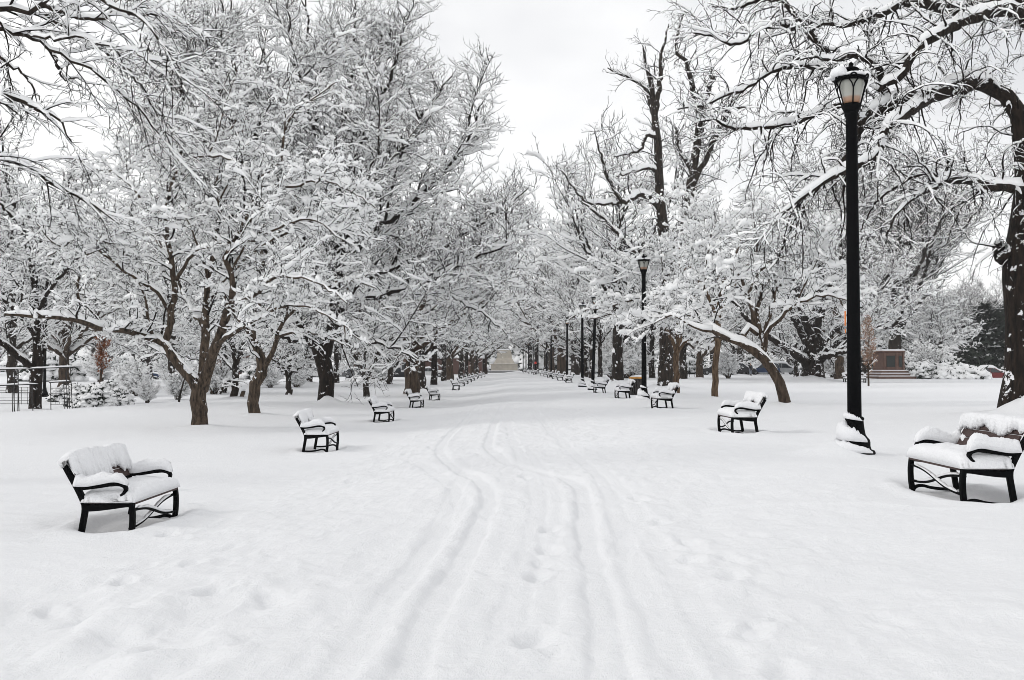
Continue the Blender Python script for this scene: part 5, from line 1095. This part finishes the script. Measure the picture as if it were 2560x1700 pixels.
def make_car(kind, label, loc, rz, paint, snow=.16, cat=None, seed=0):
    D = PROF[kind]; root = thing({'sedan': 'parked_car', 'suv': 'parked_suv', 'pickup': 'pickup_truck'}[kind], label, cat or {'sedan': 'car', 'suv': 'car', 'pickup': 'pickup truck'}[kind], loc, rz); rg = np.random.default_rng(seed)
    w = .88; m = MB(); b = D['body']; wh = .34 if kind != 'pickup' else .39; ax = 1.38 if kind != 'pickup' else 1.7
    prism(m, b, -w, w); m.build("body", PAINT[paint], root)
    c = D['cab']; m = MB(); prism(m, c, -w * .96, w * .96, .14); m.build("window", M_WIN, root)
    m = MB(); zt = max(q[1] for q in c); z0 = min(q[1] for q in c)
    top = [q for q in c if q[1] > z0 + .2]; m.box(((top[0][0] + top[-1][0]) / 2, 0, zt + .012), ((top[-1][0] - top[0][0]) / 2 + .03, w * .8, .03), bev=.02)
    for s in (-1, 1):
        for (xa, za), (xb, zb) in ((c[0], c[1]), (c[-1], c[-2]), ((-.45 if kind != 'pickup' else -.1, z0), (-.42 if kind != 'pickup' else -.1, zt))):
            m.tube([(xa, s * w * .955, za), (xb, s * w * .835, zb)], .035, 5)
    m.build("roof", PAINT[paint], root)
    for sx in (-1, 1):
        for s in (-1, 1):
            q = MB(); prof = [(.16, -.1), (wh - .03, -.1), (wh, -.06), (wh, .06), (wh - .03, .1), (.16, .1)]; q.lathe(prof, 20)
            V = np.concatenate(q.V); q.V = [np.stack([V[:, 0] + sx * ax, V[:, 2] + s * (w - .06), V[:, 1] + wh], -1)]; wheel = q.build("wheel", M_TYRE, root, True)
            q = MB(); q.lathe([(.01, -.105), (.19, -.105), (.2, -.06), (.2, .06), (.19, .105), (.01, .105)], 14); V = np.concatenate(q.V); q.V = [np.stack([V[:, 0] + sx * ax, V[:, 2] + s * (w - .06) , V[:, 1] + wh], -1)]; q.build("rim", M_RIMC, wheel, True)
    xr, xf = b[1][0], b[-4][0] if False else max(q[0] for q in b)
    for s in (-1, 1):
        m = MB(); m.box((xr + .05, s * .68, b[1][1] + .1), (.05, .13, .1), bev=.02); m.build("tail_light", M_RED, root)
        m = MB(); m.box((xf - .07, s * .64, .68 if kind == 'sedan' else .8), (.06, .15, .07), bev=.02); m.build("headlight", M_LAMPC, root)
        m = MB(); m.box((c[-1][0] - .1, s * (w + .06), z0 + .1), (.08, .07, .06), bev=.02); m.build("mirror", M_BUMP, root)
    for x in (xr, xf): m = MB(); m.box((x, 0, .46), (.06, w * .96, .1), bev=.03); m.build("bumper", M_BUMP, root)
    if snow:
        S = []
        line = [b[2]] + [q for q in b[3:] if q[0] < c[0][0]] + c + [q for q in b[3:-3] if q[0] > c[-1][0]]
        L = smooth_line([(q[0], 0, q[1]) for q in line], 30)
        for q in L:
            hi = q[2] > z0 + .15; ww = (w * (.83 if hi else .95)); n = 13; th = np.linspace(0, math.pi, n); hh = snow * rg.uniform(.8, 1.2)
            S.append([(q[0], ww * math.copysign(abs(math.cos(t)) ** .5, math.cos(t)), q[2] - .02 + hh * math.sin(t) ** .5 + .01 * rg.normal()) for t in th] + [(q[0], -ww * .5, q[2] - .04), (q[0], ww * .5, q[2] - .04)])
        m = MB(); V, Q, T = loft(S); m.add(V, Q, T); m.build("snow_cover", M_SNOW, root, True)
    return root
def car_at(kind, px, dd, label, rz, paint, snow, lift=0.0):
    p = on_ground(px, dd); return make_car(kind, label, (p[0], p[1], p[2] + lift), rz, paint, snow, seed=int(px))
car_at('suv', 1788, 150, "black car mostly clear of snow behind the slender brown trunk", math.pi, 'black', .05)
car_at('suv', 1850, 150, "dark car with snow plastered windows and a red tail light showing", 0, 'black', .24)
car_at('suv', 1910, 151, "dark blue car beside the standing person", math.pi * .97, 'blue', .12)
car_at('suv', 1958, 152, "car buried white with snow beyond the leaning trunk", 0, 'silver', .3)
car_at('sedan', 2474, 118, "dark red car under a smooth hood of snow beside the long hedge", .12, 'red', .34, -.28)
car_at('pickup', 990, 132, "dark pickup truck with a red tail light, parked behind the forked young tree", math.pi, 'black', .2)
car_at('sedan', 895, 148, "snow covered sedan parked behind the stout dark trunk", 0, 'grey', .26)
car_at('sedan', 1078, 160, "pale snow covered car half hidden by avenue trunks opposite the lamps", 0, 'white', .26)
car_at('sedan', 612, 138, "snow buried car seen right of the slim dark trunk", 0, 'red', .32)
car_at('suv', 785, 150, "snow buried van like car left of the stout dark trunk", 0, 'white', .3)
car_at('sedan', 362, 135, "blue car with a snowy roof on the far street", 0, 'blue', .2)
car_at('sedan', 708, 165, "far car with a strip of blue side showing behind the bare shrubs", 0, 'blue', .28)

# ---------------------------------------------------------------- person beside the blue car
M_COAT = plain("dark_coat", (.015, .015, .018), .9); M_JEANS = plain("grey_blue_trousers", (.16, .18, .22), .9); M_SKIN = plain("skin", (.42, .27, .2), .6); M_HAIR = plain("dark_hood", (.02, .018, .018), .9); M_BOOT = plain("dark_boots", (.03, .025, .02), .8)
def skin_body(name, mat, parent, verts, edges, radii, root_i=0):
    me = bpy.data.meshes.new(name); me.from_pydata(verts, edges, []); o = bpy.data.objects.new(name, me); COL.objects.link(o)
    bpy.context.view_layer.objects.active = o; o.modifiers.new("skin", 'SKIN'); 
    sv = me.skin_vertices[0].data
    for k, r in enumerate(radii): sv[k].radius = (r, r) if not hasattr(r, '__len__') else r
    sv[root_i].use_root = True
    o.modifiers.new("sub", 'SUBSURF').levels = 2; o.modifiers["sub"].render_levels = 2
    dg = bpy.context.evaluated_depsgraph_get(); ev = o.evaluated_get(dg); m2 = bpy.data.meshes.new_from_object(ev); o.modifiers.clear(); o.data = m2; m2.name = name
    m2.materials.clear(); m2.materials.append(mat)
    for p_ in m2.polygons: p_.use_smooth = True
    o.parent = parent; return o
p = on_ground(1876.5, 141); per = thing("person", "person in a dark hooded coat and pale jeans standing beside the blue car", "person", p, math.radians(200))
V = [(0, 0, .93), (0, 0, 1.1), (0, 0, 1.3), (0, 0, 1.43), (0, .01, 1.52), (0, .02, 1.6), (0, .03, 1.7), (.19, 0, 1.42), (.25, .02, 1.15), (.2, .14, .95), (.17, .2, .88), (-.19, 0, 1.42), (-.25, .02, 1.15), (-.22, .1, .93), (-.2, .16, .86), (.1, 0, .9), (.11, .01, .5), (.11, -.01, .1), (.11, .1, .04), (-.1, 0, .9), (-.12, .01, .5), (-.12, -.01, .1), (-.12, .1, .04)]
E = [(0, 1), (1, 2), (2, 3), (3, 4), (4, 5), (5, 6), (3, 7), (7, 8), (8, 9), (9, 10), (3, 11), (11, 12), (12, 13), (13, 14), (0, 15), (15, 16), (16, 17), (17, 18), (0, 19), (19, 20), (20, 21), (21, 22)]
R = [.15, .15, .17, .13, .055, .09, .085, .075, .055, .042, .035, .075, .055, .042, .035, .09, .065, .045, .045, .09, .065, .045, .045]
skin_body("body", M_SKIN, per, V, E, R)
CV = [(0, 0, .72), (0, 0, .95), (0, 0, 1.15), (0, 0, 1.32), (0, 0, 1.45), (.2, 0, 1.42), (.26, .02, 1.15), (.21, .13, .96), (-.2, 0, 1.42), (-.26, .02, 1.15), (-.22, .1, .94)]
skin_body("coat", M_COAT, per, CV, [(0, 1), (1, 2), (2, 3), (3, 4), (4, 5), (5, 6), (6, 7), (4, 8), (8, 9), (9, 10)], [.21, .2, .19, .2, .12, .09, .075, .06, .09, .075, .06], 1)
skin_body("hood", M_HAIR, per, [(0, -.01, 1.5), (0, -.02, 1.6), (0, -.02, 1.7)], [(0, 1), (1, 2)], [.09, .115, .1])
skin_body("trousers", M_JEANS, per, [(0, 0, .9), (.1, 0, .86), (.115, .01, .5), (.115, -.01, .12), (-.1, 0, .86), (-.125, .01, .5), (-.125, -.01, .12)], [(0, 1), (1, 2), (2, 3), (0, 4), (4, 5), (5, 6)], [.15, .11, .085, .075, .11, .085, .075])
for s in (.115, -.125): skin_body("boot", M_BOOT, per, [(s, -.05, .05), (s, .05, .05), (s, .16, .03)], [(0, 1), (1, 2)], [.06, .06, .05])

# ---------------------------------------------------------------- iron climbing frame
M_RUST = plain("dark_iron_bar", (.02, .018, .017), .7)
def frame_pt(px, d=45.0): return at(px, 922, d)[0]
zg = float(zbase(-20, 45)); cf = thing("climbing_frame", "black iron climbing frame of thin bars and snowy rails around the thick straight trunk", "climbing frame", (frame_pt(85), 45.5, zg))
X = lambda px: frame_pt(px, 45.5) - frame_pt(85)
Z = lambda py: at(85, py, 45.5)[2] - zg
def bars(name, segs, r=.018, n=5):
    for a, b in segs: m = MB(); m.tube([a, b], r, n); m.build(name, M_RUST, cf, True)
tops = [((X(-120), 0, Z(926)), (X(75), 0, Z(922))), ((X(75), 0, Z(922)), (X(186), 0, Z(917))), ((X(-120), .9, Z(968)), (X(72), .9, Z(961))), ((X(100), .9, Z(957)), (X(152), .9, Z(954)))]
bars("rail", tops, .026)
for a, b in tops:
    m = MB(); q = np.linspace(a, b, 20); V, Q, T = loft(pillow(q + [0, 0, .02], .05, .06, np.random.default_rng(4), 10, .006)); m.add(V, Q, T); m.build("rail_snow", M_SNOW, cf, True)
bars("post", [((X(px), dy, -.3), (X(px2), dy, Z(py))) for px, px2, py, dy in ((171, 165, 918, 0), (183, 176, 917, 0), (37, 36, 925, 0), (46, 46, 925, 0), (-30, -30, 925, 0), (142, 137, 955, .9), (154, 150, 955, .9), (8, 6, 966, .9), (14, 9, 966, .9), (25, 22, 966, .9), (106, 104, 957, .9), (60, 58, 962, .9), (-60, -60, 966, .9))], .02)
bars("rung", [((X(-60), dy, z), (X(62), dy, z)) for z, dy in ((.25, .9), (.5, .9), (.75, .9), (1.0, .9), (.4, .4), (.85, .3))] + [((X(104), .9, z), (X(150), .9, z)) for z in (.2, .45, .7, .95)] + [((X(px), .9, .2), (X(px), .9, 1.0)) for px in (30, 46, 56, 118, 128)] + [((X(165), 0, Z(960)), (X(177), 0, Z(961)))], .011)
m = MB()
for k in range(3): a = np.linspace(0, 5.2, 16); m.tube(np.stack([X(34 + 5 * k) + .14 * np.cos(a) * (1 - a / 7), 0 * a, Z(932 + 4 * k) + .14 * np.sin(a) * (1 - a / 7)], -1), .01, 5)
m.build("scroll", M_RUST, cf, True)

# ---------------------------------------------------------------- stone monument at the end of the path
M_STONE = plain("pale_limestone", (.42, .385, .33), .85, var=.16, scale=1.2); M_STEP = plain("grey_stone", (.2, .2, .2), .85)  # step stone is a neutral grey, darker than the limestone
mon = on_ground(1261, 236); kx = 236 / FPX; root = thing("monument", "pale stone monument closing the far end of the path", "monument", mon)
m = MB(); m.box((0, 0, .12), (41 * kx, 41 * kx, .22), bev=.03); m.build("step", M_STEP, root)
m = MB(); m.box((0, 0, .42), (39.6 * kx, 39.6 * kx, .075), bev=.05); m.build("step_snow", M_SNOW, root)
m = MB(); m.box((0, 0, 1.15), (33 * kx, 33 * kx, .72), bev=.06); m.build("plinth", M_STONE, root)
m = MB(); m.box((0, 0, 1.95), (34.6 * kx, 34.6 * kx, .09), bev=.04); m.build("cornice", M_STONE, root)
m = MB(); S = [[(sx * h_, sy * h_, z) for sx, sy in ((-1, -1), (1, -1), (1, 1), (-1, 1))] for z, h_ in ((2.04, 29 * kx), (2.1, 27 * kx), (3.4, 19 * kx), (5.0, 17 * kx), (5.3, 15 * kx))]; V, Q, T = loft(S); m.add(V, Q, T); m.build("pedestal", M_STONE, root)
m = MB(); m.box((0, 0, 5.42), (16 * kx, 16 * kx, .12), bev=.05); m.box((0, 0, 2.07), (33 * kx, 33 * kx, .03)); m.build("snow_cover", M_SNOW, root)

# ---------------------------------------------------------------- brownstone pedestal on the lawn
M_BROWN = plain("brownstone", (.13, .075, .058), .85, var=.2, scale=2); M_DARKP = plain("dark_bronze_plate", (.02, .025, .024), .4, .4)
p = on_ground(2221, 112); k = 112 / FPX; root = thing("brownstone_pedestal", "brownstone monument pedestal with dark panels and snowy steps behind the sapling", "pedestal", p, .1)
for z, w, h in ((.1, 48, .16), (.42, 40, .15), (.74, 35, .14)):
    m = MB(); m.box((0, 0, z), (w * k, w * k, h), bev=.03); m.build("step", M_BROWN, root); m = MB(); m.box((0, 0, z + h + .05), (w * k * .99, w * k * .99, .055), bev=.05); m.build("step_snow", M_SNOW, root)
m = MB(); m.box((0, 0, 1.95), (27 * k, 27 * k, 1.0), bev=.04); m.build("block", M_BROWN, root)
for x, w in ((-7, 11), (18, 4.5)):
    m = MB(); m.box((x * k, -27 * k - .012, 1.95), (w * k, .015, .62), bev=.008); m.build("panel", M_DARKP, root)
for x in (-23, 8.5, 25.5): m = MB(); m.box((x * k, -27 * k - .03, 1.95), (2.4 * k, .05, .98), bev=.02); m.build("pilaster", M_BROWN, root)
m = MB(); m.box((0, 0, 3.02), (30 * k, 30 * k, .09), bev=.04); m.build("cornice", M_BROWN, root); m = MB(); m.box((0, 0, 3.17), (29 * k, 29 * k, .11), bev=.06); m.build("snow_cover", M_SNOW, root)

# ---------------------------------------------------------------- red sign, dead stem, cut stump, brick houses
p = on_ground(1338.7, 160); root = thing("round_sign", "small bright red round sign on a dark post among the far lamps", "sign", p)
m = MB(); m.tube([(0, 0, -.2), (0, 0, 1.6)], .09, 10); m.build("post", M_IRON, root, True)
M_REDS = plain("red_enamel", (.75, .03, .015), .4)
m = MB(); m.lathe([(.0, -.05), (.16, -.05), (.2, -.03), (.2, .03), (.16, .05), (0, .05)], 20); V = np.concatenate(m.V); m.V = [np.stack([V[:, 0], V[:, 2], V[:, 1] + 1.85], -1) * 1.0]; m.build("disc", M_REDS, root, True)
g = ground_at(447, 1012); m = MB(); P = smooth_line([(0, 0, -.2), (.02, 0, .3), (.12, 0, .8), (.22, .05, 1.2), (.3, .05, 1.5)], 14); m.tube(P, np.linspace(.075, .035, 14), 8); o = m.build("dead_stem", M_BARKD, None, True, g); tag(o, "leaning dead stem poking from the snow beside the many stemmed tree's trunk", "stem")
g = PT['t1b'] + np.array([.55, -.2, 0]); st = thing("cut_stump", "tilted sawn stump with a cap of snow at the foot of the slim dark trunk", "stump", (g[0], g[1], g[2] + .1), 0)
m = MB(); m.tube([(-.12, 0, -.3), (0, 0, .1), (.13, 0, .5)], [.15, .14, .13], 10); m.build("wood", M_BARKB, st, True); m = MB(); V, Q, T = loft(pillow([(-.02 + .04 * q, 0, .46 + .012 * q) for q in range(8)], .13, .11, np.random.default_rng(1), 12)); m.add(V, Q, T); m.build("snow_cap", M_SNOW, st, True)
def brick_mat():
    m, nt, b = new_mat("red_brick"); tc = nt.nodes.new("ShaderNodeTexCoord"); bt = nt.nodes.new("ShaderNodeTexBrick"); bt.inputs["Scale"].default_value = 5; bt.inputs["Color1"].default_value = (.15, .06, .045, 1); bt.inputs["Color2"].default_value = (.10, .045, .035, 1); bt.inputs["Mortar"].default_value = (.2, .18, .16, 1)
    mp = nt.nodes.new("ShaderNodeMapping"); mp.inputs["Rotation"].default_value = (math.pi / 2, 0, 0); nt.links.new(tc.outputs["Object"], mp.inputs[0]); nt.links.new(mp.outputs[0], bt.inputs["Vector"]); nt.links.new(bt.outputs[0], b.inputs["Base Color"]); b.inputs["Roughness"].default_value = .9; return m
M_BRICK = brick_mat()
def house(label, px, dd, w, h, nwin):
    p = on_ground(px, dd); root = thing("brick_house", label, "house", p); m = MB(); m.box((0, 0, h / 2 - .3), (w / 2, 5, h / 2 + .3)); m.build("wall", M_BRICK, root)
    m = MB(); S = [[(-w / 2 - .4, -5.5, h), (w / 2 + .4, -5.5, h), (w / 2 + .4, 5.5, h), (-w / 2 - .4, 5.5, h)], [(-w / 2 - .4, -5.5, h + .25), (w / 2 + .4, -5.5, h + .25), (w / 2 + .4, 5.5, h + .25), (-w / 2 - .4, 5.5, h + .25)], [(-w / 2, -.1, h + 3), (w / 2, -.1, h + 3), (w / 2, .1, h + 3), (-w / 2, .1, h + 3)]]; V, Q, T = loft(S); m.add(V, Q, T); m.build("roof", M_SNOW, root)
    for i in range(nwin):
        for z in (1.6, 4.4):
            if z + 1 > h: continue
            x = (i + .5) / nwin * w - w / 2; m = MB(); m.box((x, -5.03, z), (.55, .05, .8)); f_ = m.build("window", PAINT['white'], root); m = MB(); m.box((x, -5.07, z), (.44, .03, .68)); m.build("pane", M_WIN, f_)
    m = MB(); m.box((w / 2 - .8 if nwin < 5 else .4, -5.04, 1.05), (.5, .06, 1.05)); m.build("door", M_BUMP, root)
house("long low brick house far behind the avenue trunks opposite the lamps", 1110, 205, 16, 3.2, 6)
house("brick house far behind the parked pickup", 965, 195, 11, 5.6, 4)
house("brick house behind the snow buried car on the far street", 600, 190, 12, 5.6, 4)
p0 = on_ground(1716, 128); root = thing("wire_fence", "low thin iron fence in front of the black car", "fence", p0)
m = MB()
for k in range(7): m = MB(); m.tube([(-2 + .6 * k, 0, -.2), (-2 + .6 * k, 0, 1.25)], .03, 5); m.build("post", M_IRON, root, True)
for z in (.35, .75, 1.15): m = MB(); m.tube([(-2, 0, z), (1.6, 0, z)], .02, 5); m.build("rail", M_IRON, root, True)
build_ground()

# ---------------------------------------------------------------- haze
hm = bpy.data.materials.new("haze_air"); hm.use_nodes = True; hn = hm.node_tree; hn.nodes.clear()
ho = hn.nodes.new("ShaderNodeOutputMaterial"); hv = hn.nodes.new("ShaderNodeVolumePrincipled")
hv.inputs["Color"].default_value = (0.93, 0.94, 0.96, 1); hv.inputs["Density"].default_value = 0.00045; hv.inputs["Anisotropy"].default_value = 0.2
hn.links.new(hv.outputs[0], ho.inputs["Volume"])
hb = MB(); hb.box((0, 700, 20), (950, 800, 23)); ob = hb.build("haze", hm); ob["kind"] = "stuff"; ob["label"] = "thin winter haze paling the far end of the avenue"
